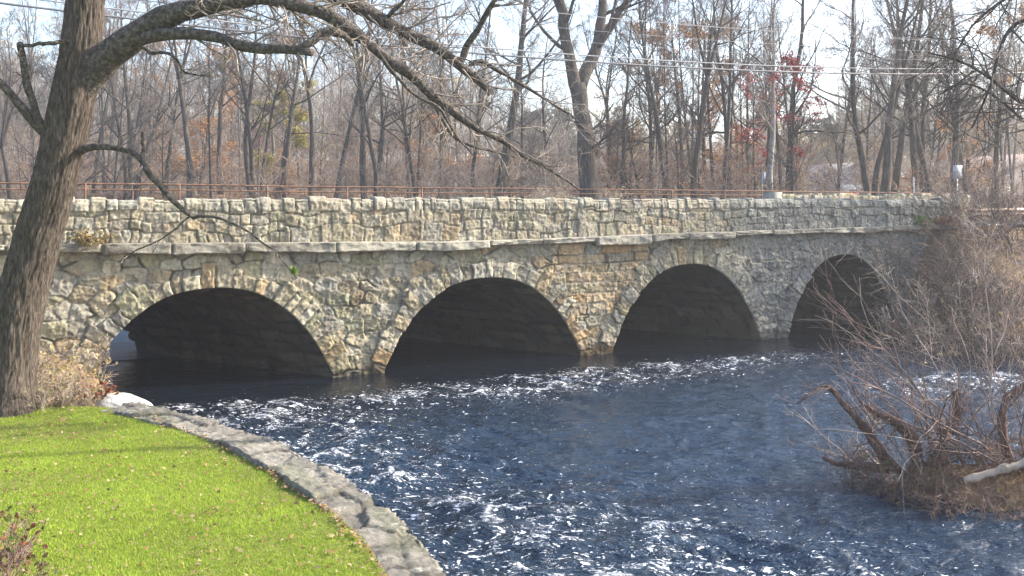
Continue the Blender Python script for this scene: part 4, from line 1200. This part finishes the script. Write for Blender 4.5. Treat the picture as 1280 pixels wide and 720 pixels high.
    def sub(keys, cnt, ln, N=8, t0=.25, rad=.4, trop=.0, gn=.13, ang=48):
        for k in keys:
            P_, R_ = Pa[k]; P_ = P_[None]; R_ = np.maximum(R_, .016)[None]
            P1, R1 = grow(P_, R_, cnt, t0, 1., R(ang), ln, rad, N, gn, trop, rg)
            P2, R2 = grow(P1, R1, 5, .15, 1, R(45), .5, .6, 6, .16, .01, rg); P3, R3 = grow(P2, R2, 3, .2, 1, R(45), .5, .7, 4, .18, 0, rg)
            cr.tubes(P1, np.clip(R1, .004, .014), 5); cr.tubes(P2, np.clip(R2, .003, .008), 4); cr.tubes(P3, np.clip(R3, .0023, .0045), 3)
    sub(['A'], 58, .12, t0=.28); sub(['B'], 34, .28); sub(['B1'], 14, .4); sub(['B2'], 14, .35); sub(['C', 'C1'], 7, .32); sub(['H', 'K', 'L'], 6, .35)
    sub(['D1'], 5, .3); sub(['D2', 'D'], 3, .2); sub(['E', 'F'], 5, .25); sub(['I', 'J'], 16, .4); sub(['O', 'Q'], 9, .4)
    cr.build('crown', M['oaktwig'], root, False)
    # hanging leaf tuft where the low twig ends
    pts = at(368, 338, Yb - .8) - o0 + rg.normal(0, .028, (40, 3))
    V, F, c = leaf_quads(pts, .06, np.array([(.12, .22, .04), (.2, .26, .05)])[rg.integers(0, 2, 40)], rg); mesh_obj('leaf_tuft', V, F, M['leaf'], root, False, c)


oak()


# ------------------------------------------------------------------ shrubs
def shrub(name, loc, H, spread, nst, seed, mat, label, group=None, lean=(0, 0), leaves=None, r0=.012, base=.25, trop=.02, gn=.09, thin=1., mat_leaf=None, kids=(6, 5)):
    rg = np.random.default_rng(seed); n = nst
    a = rg.uniform(0, 2 * math.pi, n); rr = base * np.sqrt(rg.random(n))
    P = np.empty((n, 10, 3)); P[:, 0] = np.stack([rr * np.cos(a), rr * np.sin(a), np.full(n, -.1)], -1)
    d = np.stack([np.cos(a) * spread * rg.random(n) + lean[0], np.sin(a) * spread * rg.random(n) + lean[1], np.ones(n)], -1); d /= np.linalg.norm(d, axis=1, keepdims=True)
    L = H * rg.uniform(.5, 1.15, n)
    for k in range(1, 10):
        d = d + rg.normal(0, gn, (n, 3)) + np.array([0, 0, trop]); d /= np.linalg.norm(d, axis=1, keepdims=True); P[:, k] = P[:, k - 1] + d * (L / 9)[:, None]
    Rr = (r0 * rg.uniform(.6, 1.4, n))[:, None] * np.linspace(1, .3, 10)
    P1, R1 = grow(P, Rr, kids[0], .2, 1, R(38), .4, .65, 7, .13, trop, rg); P2, R2 = grow(P1, R1, kids[1], .15, 1, R(40), .5, .7, 5, .15, 0, rg)
    root = empty(name, loc); m = MB(); m.tubes(P, Rr, 5); m.build('stem', mat, root)
    m = MB(); m.tubes(P1, np.maximum(R1, .0032 * thin), 4); m.tubes(P2, np.maximum(R2, .0024 * thin), 3); m.build('twigs', mat, root, False)
    if leaves:
        cols, frac, size = leaves
        pts = np.concatenate([P1[:, 2:].reshape(-1, 3), P2.reshape(-1, 3)]); pts = pts[rg.random(len(pts)) < frac]
        V, F, c = leaf_quads(pts, size, np.asarray(cols)[rg.integers(0, len(cols), len(pts))], rg); mesh_obj('foliage', V, F, M['leaf'], root, False, c)
    return tag(root, label, 'shrub', group)


def gpt(px, Yd, dz=0.):
    x = (px - 640) / F_PX * Yd; return (x, Yd, float(ground_z(np.array([x]), np.array([Yd]))[0]) + dz)


DRY = [(.36, .27, .13), (.44, .35, .18), (.28, .2, .1), (.3, .27, .1)]
# dry weeds between oak and boulder
shrub('dry_weed', gpt(62, 15.3), .72, .45, 34, 201, M['tantwig'], 'tall tan dry weed clump touching the oak trunk', leaves=(DRY, .05, .05), r0=.006, base=.4)
shrub('dry_weed', gpt(92, 15.5), .55, .5, 36, 202, M['tantwig'], 'tan dry weed clump between the oak and the boulder', leaves=(DRY, .07, .05), r0=.006, base=.4)
shrub('dry_weed', gpt(48, 15.9), .9, .4, 26, 203, M['tantwig'], 'dry weed clump with yellow leaves behind the oak trunk', leaves=(YEL + DRY + DRY, .08, .06), r0=.006, base=.4)
shrub('dry_weed', gpt(88, 17.2), .85, .4, 26, 204, M['tantwig'], 'yellowish weed clump below the left end of the leftmost arch', leaves=(YEL + DRY + DRY, .12, .06), r0=.006, base=.5)
shrub('red_leaved_plant', gpt(126, 15.9), .42, .6, 14, 205, M['redtwig'], 'small plant with red and green leaves behind the boulder', leaves=([(.3, .08, .05), (.35, .15, .08), (.12, .16, .05)], .25, .06), r0=.005, base=.2)
shrub('brown_bush', (-4.4, 7.7, 1.12), .6, .75, 46, 206, M['redtwig'], 'red brown bush in the near corner of the lawn', leaves=([(.22, .07, .04), (.2, .12, .06), (.1, .1, .03)], .06, .05), r0=.005, base=.3)
shrub('brown_bush', (-4.95, 8.7, 1.12), .55, .7, 36, 207, M['redtwig'], 'thin brown bush behind the one in the near corner of the lawn', leaves=([(.22, .07, .04), (.2, .12, .06), (.1, .14, .03)], .06, .05), r0=.005, base=.3)

# shrubs on the near point of the right bank
PT = [(1085, 15.1, 1.7, .9, 9, 'leftmost low spreading thicket on the point of the right bank'), (1130, 15.1, 2.2, .8, 8, 'arching shrub rising behind the left stump on the point'),
      (1165, 15.0, 2.6, .75, 8, 'tall shrub rising between the two stumps on the point'), (1210, 14.9, 3.3, .6, 8, 'tall shrub behind the pale log, left part of the point thicket'),
      (1250, 14.8, 4.0, .55, 9, 'tallest shrub behind the pale log near the edge of the view'), (1278, 14.3, 3.6, .55, 9, 'shrub beside the thick end of the pale log')]
for k, (px, Yd, H, sp, ns, lab) in enumerate(PT):
    shrub('bare_shrub', gpt(px, Yd), H, sp, ns, 220 + k, M['redtwig'] if k % 3 != 1 else M['tantwig'], lab, 'bare shrubs on the point', lean=(-.38, .05), r0=.016, base=.35, trop=.0, gn=.16)
for k, (px, Yd, H, lab) in enumerate([(1060, 14.95, .7, 'low matted brush at the tip of the point over the water'), (1120, 14.6, .8, 'matted red brown brush under the left stump'), (1175, 14.0, .8, 'matted brush in front of the right stump'), (1215, 13.7, .75, 'tangled red brown brush in front of the pale log'), (1262, 13.5, .8, 'tangled brush below the pale log at the edge of the view'), (1190, 13.6, .55, 'lowest brush tangle at the water line of the point, left of the log'), (1240, 13.25, .55, 'lowest brush tangle at the water line below the pale log'), (1145, 14.2, .6, 'brush tangle trailing in the water under the left stump'), (1205, 14.5, .6, 'brush tangle between the right stump and the pale log'), (1330, 14.2, .8, 'brush tangle past the right edge, beside the hidden end of the pale log'), (1345, 13.3, .7, 'brush tangle past the right edge at the water line'), (1275, 14.4, .7, 'brush tangle behind the thick end of the pale log'), (1092, 14.75, .55, 'brush tangle trailing in the water under the arched dead branch')]):
    shrub('brush_tangle', gpt(px, Yd), H, 1.3, 40, 240 + k, M['redtwig'], lab, 'low brush on the point', lean=(-.25, -.2), r0=.006, base=.4, trop=-.06, gn=.16, leaves=([(.2, .11, .06), (.12, .13, .04)], .03, .04))

# stumps, bent trunks and the pale log
def bent(name, pts, Yd, label, mat, cat, S=12, seed=0):
    q = np.array([list(at(a, b, Yd + dy)) + [w * Yd / F_PX * .5] for a, b, dy, w in pts])
    base = q[0, :3].copy(); q[:, :3] -= base
    q = line(q, 24); q[1:-1, :3] += .02 * np.stack([vnoise(np.arange(22) * .5, np.full(22, 1.), seed=seed + c) for c in range(3)], -1)
    rr = q[:, 3] * (1 + .28 * vnoise(np.arange(24) * .9, np.zeros(24), seed=seed + 9))
    m = MB(); m.tubes(q[None, :, :3], rr[None], S)
    o = m.build(name, mat, None); o.location = base
    if name != 'fallen_log':
        rg = np.random.default_rng(500 + seed); P1, R1 = grow(q[None, :, :3], np.maximum(rr, .02)[None] * .3, 16, .15, 1, R(55), .38, .6, 8, .2, -.01, rg); P2, R2 = grow(P1, R1, 5, .15, 1, R(45), .5, .6, 5, .2, 0, rg)
        t = MB(); t.tubes(P1, np.clip(R1, .003, .012), 5); t.tubes(P2, np.clip(R2, .0022, .006), 4); t.build('twigs', M['redtwig'], o, False)
    return tag(o, label, cat)


M['deadred'] = bark_mat('dead_red_wood', (.05, .028, .022), (.14, .085, .065), (.3, .2, .16), 2.2, .8)
bent('stump', [(1150, 592, 0, 22), (1147, 570, 0, 17), (1141, 548, 0, 18), (1128, 532, 0, 15), (1110, 522, .1, 11), (1090, 514, .1, 6), (1072, 498, .1, 3), (1062, 478, .1, 1.5)], 14.9, 'short twisted red brown stump, left one on the point', M['deadred'], 'stump', seed=1)
bent('stump', [(1166, 590, 0, 18), (1170, 565, 0, 15), (1178, 548, 0, 13), (1192, 532, 0, 12), (1197, 512, 0, 11), (1196, 490, 0, 13)], 15.0, 'upright bent stump with cut top, right one on the point', M['deadred'], 'stump', seed=2)
bent('fallen_branch', [(1115, 585, 0, 14), (1098, 562, 0, 11), (1082, 538, .1, 10), (1062, 512, .1, 9), (1045, 492, .2, 8), (1033, 480, .2, 6), (1015, 490, .2, 4), (995, 505, .2, 2)], 14.9, 'arched dead branch leaning left over the water from the point', M['deadred'], 'branch', seed=3)
bent('fallen_branch', [(1125, 590, 0, 13), (1090, 583, 0, 11), (1060, 581, 0, 9), (1040, 578, 0, 7), (1028, 572, 0, 4)], 14.8, 'low dead branch lying flat just above the water at the point', M['deadred'], 'branch', seed=4)
bent('fallen_branch', [(1262, 590, 0, 13), (1255, 545, 0, 11), (1252, 510, 0, 10), (1262, 492, 0, 9), (1285, 480, 0, 8)], 14.6, 'dark crooked trunk bending right behind the pale log', M['deadred'], 'branch', seed=5)
bent('fallen_log', [(1204, 600, 0, 9), (1240, 590, -.05, 10.5), (1290, 577, -.1, 11), (1330, 566, -.2, 12)], 13.9, 'pale barkless log lying on the brush of the point', noise_col('pale_wood', [(.3, (.3, .23, .17)), (.7, (.5, .41, .31))], 6, 5, .8, (1, 1, 1), .3, 30), 'log', seed=6)

# brambles on the right abutment bank
BR = [(1140, 30.2, 1.4), (1170, 29.0, 2.2), (1195, 31.0, 3.6), (1215, 27.5, 3.0), (1240, 30.5, 3.8), (1255, 26.8, 3.2), (1280, 29.0, 3.8), (1285, 25.6, 3.0), (1180, 26.6, 1.8), (1158, 31.9, 1.9), (1225, 33.0, 3.2), (1265, 33.5, 3.0)]
wh = ['lowest bramble beside the right foot of the fourth arch', 'bramble growing from the water edge right of the fourth arch', 'bramble below the end of the parapet', 'bramble leaning over the cove, below the guardrail', 'tall bramble below the left half of the guardrail',
      'bramble at the back of the cove by the water', 'tall bramble right of the guardrail', 'bramble at the edge of the view by the cove', 'short bramble at the cove mouth right of the fourth arch', 'bramble clinging to the wing wall beside the fourth arch', 'bramble covering the pale pipe under the guardrail', 'bramble on the road bank behind the others']
for k, ((px, Yd, H), lab) in enumerate(zip(BR, wh)):
    shrub('bramble', gpt(px, Yd), H, .75, 34, 260 + k, M['tantwig'] if k % 3 == 0 else (M['redtwig'] if k % 3 == 1 else M['twigdark']), lab, 'brambles on the right bank', lean=(-.2, -.2), r0=.014, base=1.0, trop=-.03, gn=.13, thin=2.0, kids=(6, 5), leaves=(DRY, .012, .09))
for k, (u_, n_, lab, cols) in enumerate([(17.6, .35, 'orange brown weeds on the string course at the parapet end', ORANGE), (16.6, .3, 'green sprig growing on the parapet near its right end', [(.16, .26, .05)]), (-10.9, .25, 'tuft of dry tan grass on the string course above the leftmost arch', DRY)]):
    p = W(u_, n_, z_string(u_) + .3); shrub('wall_weed', p.tolist(), .38, .8, 26, 290 + k, M['tantwig'], lab, leaves=(cols, .3, .06), r0=.004, base=.25)
for k, (px, H) in enumerate([(678, 1.0), (692, 1.1), (760, .9)]):
    p = W(*[(( (px - 640) / F_PX * 33.2 / (1 - .5 * (px - 640) / F_PX)) + 2.7) / .8944, -5.9], 3.95)
    shrub('dry_grass_clump', p.tolist(), H, .45, 50, 300 + k, M['tantwig'], ['pale dry grass clump behind the parapet left of the forked tree base', 'pale dry grass clump at the base of the big forked tree', 'pale dry grass clump right of the forked tree base'][k], r0=.006, base=.3, leaves=([(.5, .42, .28)], .05, .06))

shrub('red_leaved_plant', gpt(664, 41), 1.6, .6, 26, 330, M['redtwig'], 'small red leaved shrub behind the railing left of the big forked tree', leaves=(RED, .3, .09), r0=.008, base=.5)

# tree outside the right edge whose boughs hang into the view
def overhang():
    rg = np.random.default_rng(401); root = empty('overhanging_tree', (10.6, 15.6, float(ground_z(np.array([10.6]), np.array([15.6]))[0]))); o0 = np.array(root.location)
    t = MB(); P = line([(0, 0, -.3), (.1, 0, 3), (-.1, .2, 7), (.1, .4, 12)], 16)[None]; Rr = (.2 * np.linspace(1.2, .3, 16))[None]; t.tubes(P, Rr, 10)
    L = [[(1330, 60, 0, 6), (1295, 20, 0, 5), (1262, 30, 0, 5), (1250, 60, 0, 4), (1238, 110, 0, 3), (1215, 160, .2, 2)], [(1340, 120, 0, 6), (1290, 140, 0, 5), (1262, 118, 0, 4), (1235, 95, 0, 4), (1200, 75, .2, 3), (1160, 66, .4, 2)],
         [(1340, -60, 0, 6), (1290, -20, 0, 5), (1250, 2, 0, 4), (1215, 30, 0, 3), (1190, 75, .2, 2)], [(1340, 180, 0, 5), (1290, 160, 0, 4), (1245, 120, 0, 3), (1205, 100, 0, 2.5), (1175, 118, .2, 2)]]
    Ps = []; Rs = []
    for l in L:
        q = line(np.array([list(at(a, b, 15.2 + dy) - o0) + [w * .0065] for a, b, dy, w in l]), 18)
        st = P[0, np.argmin(np.abs(P[0, :, 2] - q[0, 2]))]; q[0, :3] = st
        Ps.append(q[:, :3]); Rs.append(q[:, 3])
    Ps = np.array(Ps); Rs = np.array(Rs); t.tubes(Ps, Rs, 6); t.build('trunk', M['bark'], root)
    c = MB(); P1, R1 = grow(Ps, Rs, 12, .2, 1, R(45), .32, .6, 8, .13, .0, rg); P2, R2 = grow(P1, R1, 6, .2, 1, R(45), .5, .6, 6, .15, 0, rg); P3, R3 = grow(P2, R2, 3, .2, 1, R(45), .5, .7, 4, .15, 0, rg)
    c.tubes(P1, np.maximum(R1, .006), 5); c.tubes(P2, np.maximum(R2, .0045), 4); c.tubes(P3, np.maximum(R3, .003), 3); c.build('crown', M['twigdark'], root, False)
    tag(root, 'tree with dark twiggy boughs hanging into the right edge of the view', 'tree')


overhang()

# ------------------------------------------------------------------ railing, wall, guardrail, sign, wires
NR = -6.35
ra = empty('pipe_railing', W(0, NR, 4.0).tolist()); tag(ra, 'rusty pipe railing along the far edge of the bridge', 'railing'); ro = np.array(ra.location)
u0 = -10.86
def rail_z(u): return 5.03 - .005 * (u + 12)
for dz, ue in ((0, 26.5), (-.17, 14.9)):
    uu = np.linspace(-23.5, ue, 60); m = MB(); m.tube(W(uu, NR, rail_z(uu) + dz + .012 * vnoise(uu * .6, uu * 0)) - ro, .026 if dz == 0 else .021, 8); m.build('rail', M['rust'], ra)
for k in range(-4, 14):
    u_ = u0 + 2.64 * k; t_ = random.uniform(-.03, .03)
    if u_ > 26: break
    m = MB(); m.tube([W(u_, NR, 3.98) - ro, W(u_ + t_, NR, float(rail_z(u_)) + .02) - ro], .032 if k % 2 == 0 else .027, 8); m.build('post', M['rust'], ra)
    if u_ < 13:
        m = MB(); m.tube([W(u_ + 1.32, NR, 3.98) - ro, W(u_ + 1.32, NR, float(rail_z(u_)) - .17) - ro], .014, 6); m.build('baluster', M['rust'], ra)

def stone_wall(u1, u2, n_, z0, z1, th, name, label, seed):
    us = np.arange(u1, u2, .05); pr = np.array([(0, z) for z in np.linspace(z0, z1, 14)] + [(-t, z1) for t in np.linspace(.04, th, 8)] + [(-th, z) for z in np.linspace(z1, z0, 6)[1:]])
    U, K = np.meshgrid(us, np.arange(len(pr)), indexing='ij'); lay = pr[K, 1] - np.where(pr[K, 1] >= z1, .02, 0)
    idb, ed, lx, lz = coursed(U, lay, [z0 - .5, z0 + .4, z1 - .28, z1 + .4], .16, .34, seed, .02)
    D = relief(idb, ed, lx, lz, U, lay, seed, amp=.05)
    z = pr[K, 1] + np.where(lay > z1 - .28, (rnd(idb, 3) - .5) * .16 * smooth(z1 - .3, z1 - .1, lay), 0)
    C = stone_tint(idb, seed + 1, np.full(U.shape, .1)) * 1.1
    o = empty(name, W((u1 + u2) / 2, n_, z0).tolist()); tag(o, label, 'wall')
    w = mesh_obj('masonry', W(U, n_ + np.where(pr[K, 0] == 0, D, 0) + pr[K, 0], z).reshape(-1, 3) - np.array(o.location), grid_faces(len(us), len(pr)), M['stone'], o, True, C.reshape(-1, 3))
    m = MB(); m.box(W(u1 - .25, n_ - th / 2, (z0 + z1) / 2 + .04) - np.array(o.location), EU * .5, EN * (th + .08), [0, 0, z1 - z0 + .12]); m.build('end_pillar', plain('pillar_stone', (.3, .28, .23), .95), o)


stone_wall(15.6, 27.5, -6.0, 3.4, 4.76, .45, 'low_stone_wall', 'low rough stone wall beyond the road at the right end of the railing', 71)

gr = empty('guardrail', W(20.8, -.3, 3.5).tolist(), math.atan2(EU[1], EU[0])); tag(gr, 'short rusty guardrail beside the road past the parapet end', 'guardrail')
prof = np.array([(0, -.16), (.03, -.12), (.06, -.10), (.06, -.05), (0, -.02), (0, .02), (.06, .05), (.06, .10), (.03, .12), (0, .16)])
xs = np.linspace(-1.35, 2.6, 20); Xg, Kg = np.meshgrid(xs, np.arange(10), indexing='ij')
V = np.stack([Xg, -prof[Kg, 0] - .05, .56 + prof[Kg, 1]], -1)
mesh_obj('beam', V.reshape(-1, 3), grid_faces(20, 10), noise_col('rusty_beam', [(.35, (.45, .42, .38)), (.5, (.4, .26, .16)), (.65, (.3, .14, .07))], 3, 6, .6), gr)
for xx in (-1.0, .9, 2.4):
    m = MB(); m.box((xx, .05, .3), (.12, 0, 0), (0, .12, 0), (0, 0, .85)); m.build('post', M['deadred'], gr)
pp = empty('pale_pipe', W(18.6, .1, 3.3).tolist()); tag(pp, 'pale bent pipe sticking out past the end of the parapet', 'pipe'); po = np.array(pp.location)
m = MB(); m.tube([W(18.75, .12, 3.28) - po, W(18.6, .12, 3.46) - po, W(18.68, .12, 3.5) - po, W(19.8, .12, 3.56) - po, W(21.4, .1, 3.6) - po], .03, 8); m.build('tube', plain('pale_paint', (.62, .61, .6), .5), pp)

sg = empty('road_sign', gpt(1197, 43)); tag(sg, 'small white rectangular road sign on a thin post right of the parapet', 'sign')
zc = 4.6 + 33 * 43 / F_PX - sg.location.z
m = MB(); m.tube([(0, .03, -.2), (0, .03, zc + .32)], .03, 8); m.build('post', plain('galvanised', (.42, .43, .44), .5, .6), sg)
me = MB(); me.box((0, 0, zc), (.46, 0, 0), (0, .012, 0), (0, 0, .62)); me.build('panel', plain('sign_white', (.38, .4, .43), .5), sg, False)
sg.rotation_euler = (0, 0, R(8))
wp = empty('walk_post', gpt(1142, 41)); tag(wp, 'thin pale metal post behind the low stone wall', 'post'); m = MB(); m.tube([(0, 0, -.2), (0, 0, 2.1)], .025, 8); m.build('pole', plain('pale_metal', (.3, .32, .33), .6, .2), wp)
wp = empty('sign_post', gpt(952, 41)); tag(wp, 'dark post with narrow blue grey plate beside the railing end', 'post'); m = MB(); m.tube([(0, 0, -.2), (0, 0, 2.35)], .03, 8); m.build('pole', plain('dark_metal', (.05, .05, .05), .5), wp)
m = MB(); m.box((.09, -.03, 2.05), (.14, 0, 0), (0, .012, 0), (0, 0, .55)); m.build('plate', plain('plate_blue', (.2, .23, .32), .5), wp, False)

# overhead lines strung between two poles outside the picture
UP = []
for u_, lab in ((-30, 'wooden utility pole left of the view carrying the overhead lines'), (44, 'wooden utility pole right of the view carrying the overhead lines')):
    p = W(u_, -7.4, 3.3); o = empty('utility_pole', p.tolist(), math.atan2(EU[1], EU[0])); tag(o, lab, 'utility pole')
    m = MB(); m.tube([(0, 0, -.5), (0, 0, 6), (0, 0, 12.2)], [.17, .15, .12], 10); m.build('mast', M['bark'], o)
    for zz in (10.9, 11.7):
        m = MB(); m.box((0, 0, zz), (.1, 0, 0), (0, 2.2, 0), (0, 0, .11)); m.build('crossarm', M['bark'], o)


def wire(name, z_mid, sag, r, n_, label, mat, uc=4.):
    uu = np.linspace(-30, 44, 90); z = z_mid + sag * ((uu - uc) / 37.) ** 2
    z = z + 0 * uu
    P = W(uu, n_, z); c = P[45].copy(); m = MB(); m.tube(P - c, r, 6); o = m.build(name, mat); o.location = c
    return tag(o, label, 'cable', 'overhead lines')


M['cable'] = plain('cable_black', (.16, .16, .165), .45)
M['cablelt'] = plain('cable_aluminium', (.32, .32, .33), .6)
wire('overhead_cable', 9.92, 1.9, .036, -7.4, 'thickest black overhead cable, lowest of the lines across the trees', M['cable'])
wire('overhead_cable', 10.16, 1.95, .024, -7.4, 'overhead cable directly above the thickest one', M['cablelt'])
for k, (zm, dn) in enumerate([(10.85, -.9), (11.15, .0), (11.5, .9), (11.85, -.6)]):
    wire('overhead_wire', zm, 1.6, .008, -7.4 + dn, ['lowest of the four thin overhead wires', 'second lowest of the four thin overhead wires', 'second highest of the four thin overhead wires', 'highest thin overhead wire near the top of the view'][k], M['cablelt'])

# ------------------------------------------------------------------ houses and car behind the trees
def house(px, Yd, w, dpt, h, rh, wall, roof, rz, label, nwin=3):
    x, y, z = gpt(px, Yd); o = empty('house', (x, y, z), rz); tag(o, label, 'house')
    m = MB(); m.box((0, 0, h / 2 - .2), (w, 0, 0), (0, dpt, 0), (0, 0, h + .4))
    m.add([(-w / 2, -dpt / 2, h), (w / 2, -dpt / 2, h), (0, -dpt / 2, h + rh - .05)], None, [[0, 1, 2]]); m.add([(-w / 2, dpt / 2, h), (w / 2, dpt / 2, h), (0, dpt / 2, h + rh - .05)], None, [[0, 2, 1]])
    m.build('wall', wall, o, False)
    m = MB(); L = math.hypot(w / 2 + .3, rh)
    for s in (-1, 1):
        e1 = np.array([s * (w / 2 + .3), 0, -rh - .12]); nrm = np.array([s * (rh + .12), 0, w / 2 + .3]); nrm /= np.linalg.norm(nrm)
        m.box(np.array([0, 0, h + rh + .06]) + e1 / 2, e1, (0, dpt + .6, 0), nrm * .14)
    m.build('roof', roof, o, False)
    for k in range(nwin):
        xx = -w / 2 + w * (k + .5) / nwin; f = MB(); f.box((xx, -dpt / 2 - .03, h * .55), (1.0, 0, 0), (0, .06, 0), (0, 0, 1.35)); fo = f.build('window', plain('window_frame_white', (.75, .75, .75), .5), o, False)
        g = MB(); g.box((xx, -dpt / 2 - .07, h * .55), (.84, 0, 0), (0, .03, 0), (0, 0, 1.18)); g.build('pane', plain('dark_glass', (.04, .05, .06), .1), fo, False)


house(1040, 92, 9, 8, 2.4, 2.0, plain('siding_bluegrey', (.42, .46, .52), .8), plain('roof_grey', (.16, .16, .17), .9), R(10), 'blue grey house behind the trees above the fourth arch')
house(966, 98, 6, 7, 3.4, 2.0, plain('siding_white', (.78, .78, .76), .8), plain('roof_grey2', (.2, .19, .19), .9), R(-12), 'white house half hidden behind the pale barked tree', 2)
house(1258, 80, 11, 8, 2.6, 2.2, plain('siding_pink', (.6, .5, .48), .8), plain('roof_brown', (.2, .15, .13), .9), R(15), 'pinkish house behind the trees above the guardrail')


def car(px, Yd, rz, label):
    x, y, z = gpt(px, Yd); o = empty('parked_car', (x, y, z), rz); tag(o, label, 'car')
    red = plain('red_paint', (.5, .03, .035), .25); L = 4.3; hw = .86
    # side outline extruded, narrowed at the roof
    out = [(-2.15, .35), (-2.15, .75), (-2.0, .9), (-1.25, .97), (-.6, 1.42), (.75, 1.45), (1.5, 1.05), (2.05, .95), (2.15, .7), (2.15, .35), (1.7, .25), (-1.7, .25)]
    V = []; n = len(out)
    for s, wf in ((-1, .82), (-1, 1.), (1, 1.), (1, .82)):
        for (a, b_) in out:
            ww = hw * (wf if b_ > 1.0 or wf == 1. else .97)
            V.append((a, s * (ww if b_ <= 1.0 else hw * .8) * (1 if wf == 1 else .96), b_))
    Q = [[r * n + k, r * n + (k + 1) % n, (r + 1) * n + (k + 1) % n, (r + 1) * n + k] for r in range(3) for k in range(n)]
    me = bpy.data.meshes.new('body'); me.from_pydata(V, [], [q for q in Q] + [list(range(n)), list(range(4 * n - 1, 3 * n - 1, -1))]); me.materials.append(red); b_ = link(bpy.data.objects.new('body', me), o)
    gl = plain('car_glass', (.03, .035, .04), .08)
    for s in (-1, 1):
        m = MB(); m.add([(-1.1, s * .84, 1.0), (1.3, s * .84, 1.02), (.72, s * .7, 1.38), (-.58, s * .7, 1.36)], [[0, 1, 2, 3]]); m.V[0][:, 1] += s * .03; m.build('side_window', gl, o, False)
    for xx in (-1.35, 1.35):
        for s in (-1, 1):
            m = MB(); m.tube([(xx, s * .66, .32), (xx, s * .9, .32)], .32, 18); w_ = m.build('wheel', plain('tyre', (.02, .02, .02), .8), o)
            m = MB(); m.tube([(xx, s * .88, .32), (xx, s * .92, .32)], .18, 12); m.build('rim', plain('rim_metal', (.5, .5, .5), .3, .8), w_)


car(1056, 62, R(35), 'bright red parked car seen over the low stone wall behind the trees')

# ------------------------------------------------------------------ autumn haze
if HAZE > 0:
    m = MB(); m.box((0, 0, 22.5), (3400, 0, 0), (0, 3400, 0), (0, 0, 52)); hm = bpy.data.materials.new('haze_air'); hm.use_nodes = True
    hn = hm.node_tree; hn.nodes.remove(hn.nodes['Principled BSDF']); pv_ = hn.nodes.new('ShaderNodeVolumePrincipled'); pv_.inputs['Color'].default_value = (.93, .95, 1, 1); pv_.inputs['Density'].default_value = HAZE; pv_.inputs['Anisotropy'].default_value = .3
    hn.links.new(pv_.outputs[0], hn.nodes['Material Output'].inputs['Volume'])
    tag(m.build('haze', hm, None, False), 'thin pale autumn haze in the air', 'haze', kind='stuff')

# ------------------------------------------------------------------ light, sky, camera
SUN_AZ, SUN_EL = R(78), R(31)        # clockwise from the view direction (+Y)
w = bpy.data.worlds.new('World'); scene.world = w; w.use_nodes = True
nt = w.node_tree; bg = nt.nodes['Background']; sky = nt.nodes.new('ShaderNodeTexSky'); sky.sky_type = 'NISHITA'; sky.sun_disc = False
sky.sun_elevation = SUN_EL; sky.sun_rotation = SUN_AZ; sky.air_density = 1.0; sky.dust_density = 2.6; sky.ozone_density = 1.6
nt.links.new(sky.outputs[0], bg.inputs[0]); bg.inputs[1].default_value = .15
sl = bpy.data.lights.new('sun', 'SUN'); sl.energy = 3.55; sl.angle = R(.5); sl.color = (1, .93, .82)
so = link(bpy.data.objects.new('sun', sl))
sd = Vector((math.sin(SUN_AZ) * math.cos(SUN_EL), math.cos(SUN_AZ) * math.cos(SUN_EL), math.sin(SUN_EL)))
so.rotation_euler = sd.to_track_quat('Z', 'Y').to_euler(); so.location = (30, 0, 40)

cd = bpy.data.cameras.new('camera'); cam = link(bpy.data.objects.new('camera', cd))
cam.location = (0, 0, EYE); cam.rotation_euler = (R(90), 0, 0)
cd.sensor_width = 36; cd.lens = 36 * F_PX / 1280; cd.shift_y = -(360 - HZ) / 1280; cd.clip_end = 4000; cd.clip_start = .05
scene.camera = cam
scene.render.resolution_x = 1024; scene.render.resolution_y = 576
vs = scene.view_settings; vs.view_transform = 'Standard'; vs.look = 'None'; vs.gamma = 1; vs.use_curve_mapping = False; vs.exposure = 1.72
scene.cycles.max_bounces = 6; scene.cycles.diffuse_bounces = 3; scene.cycles.glossy_bounces = 3; scene.cycles.transmission_bounces = 2; scene.cycles.transparent_max_bounces = 4
scene.cycles.use_denoising = True
scene.cycles.sample_clamp_indirect = 6
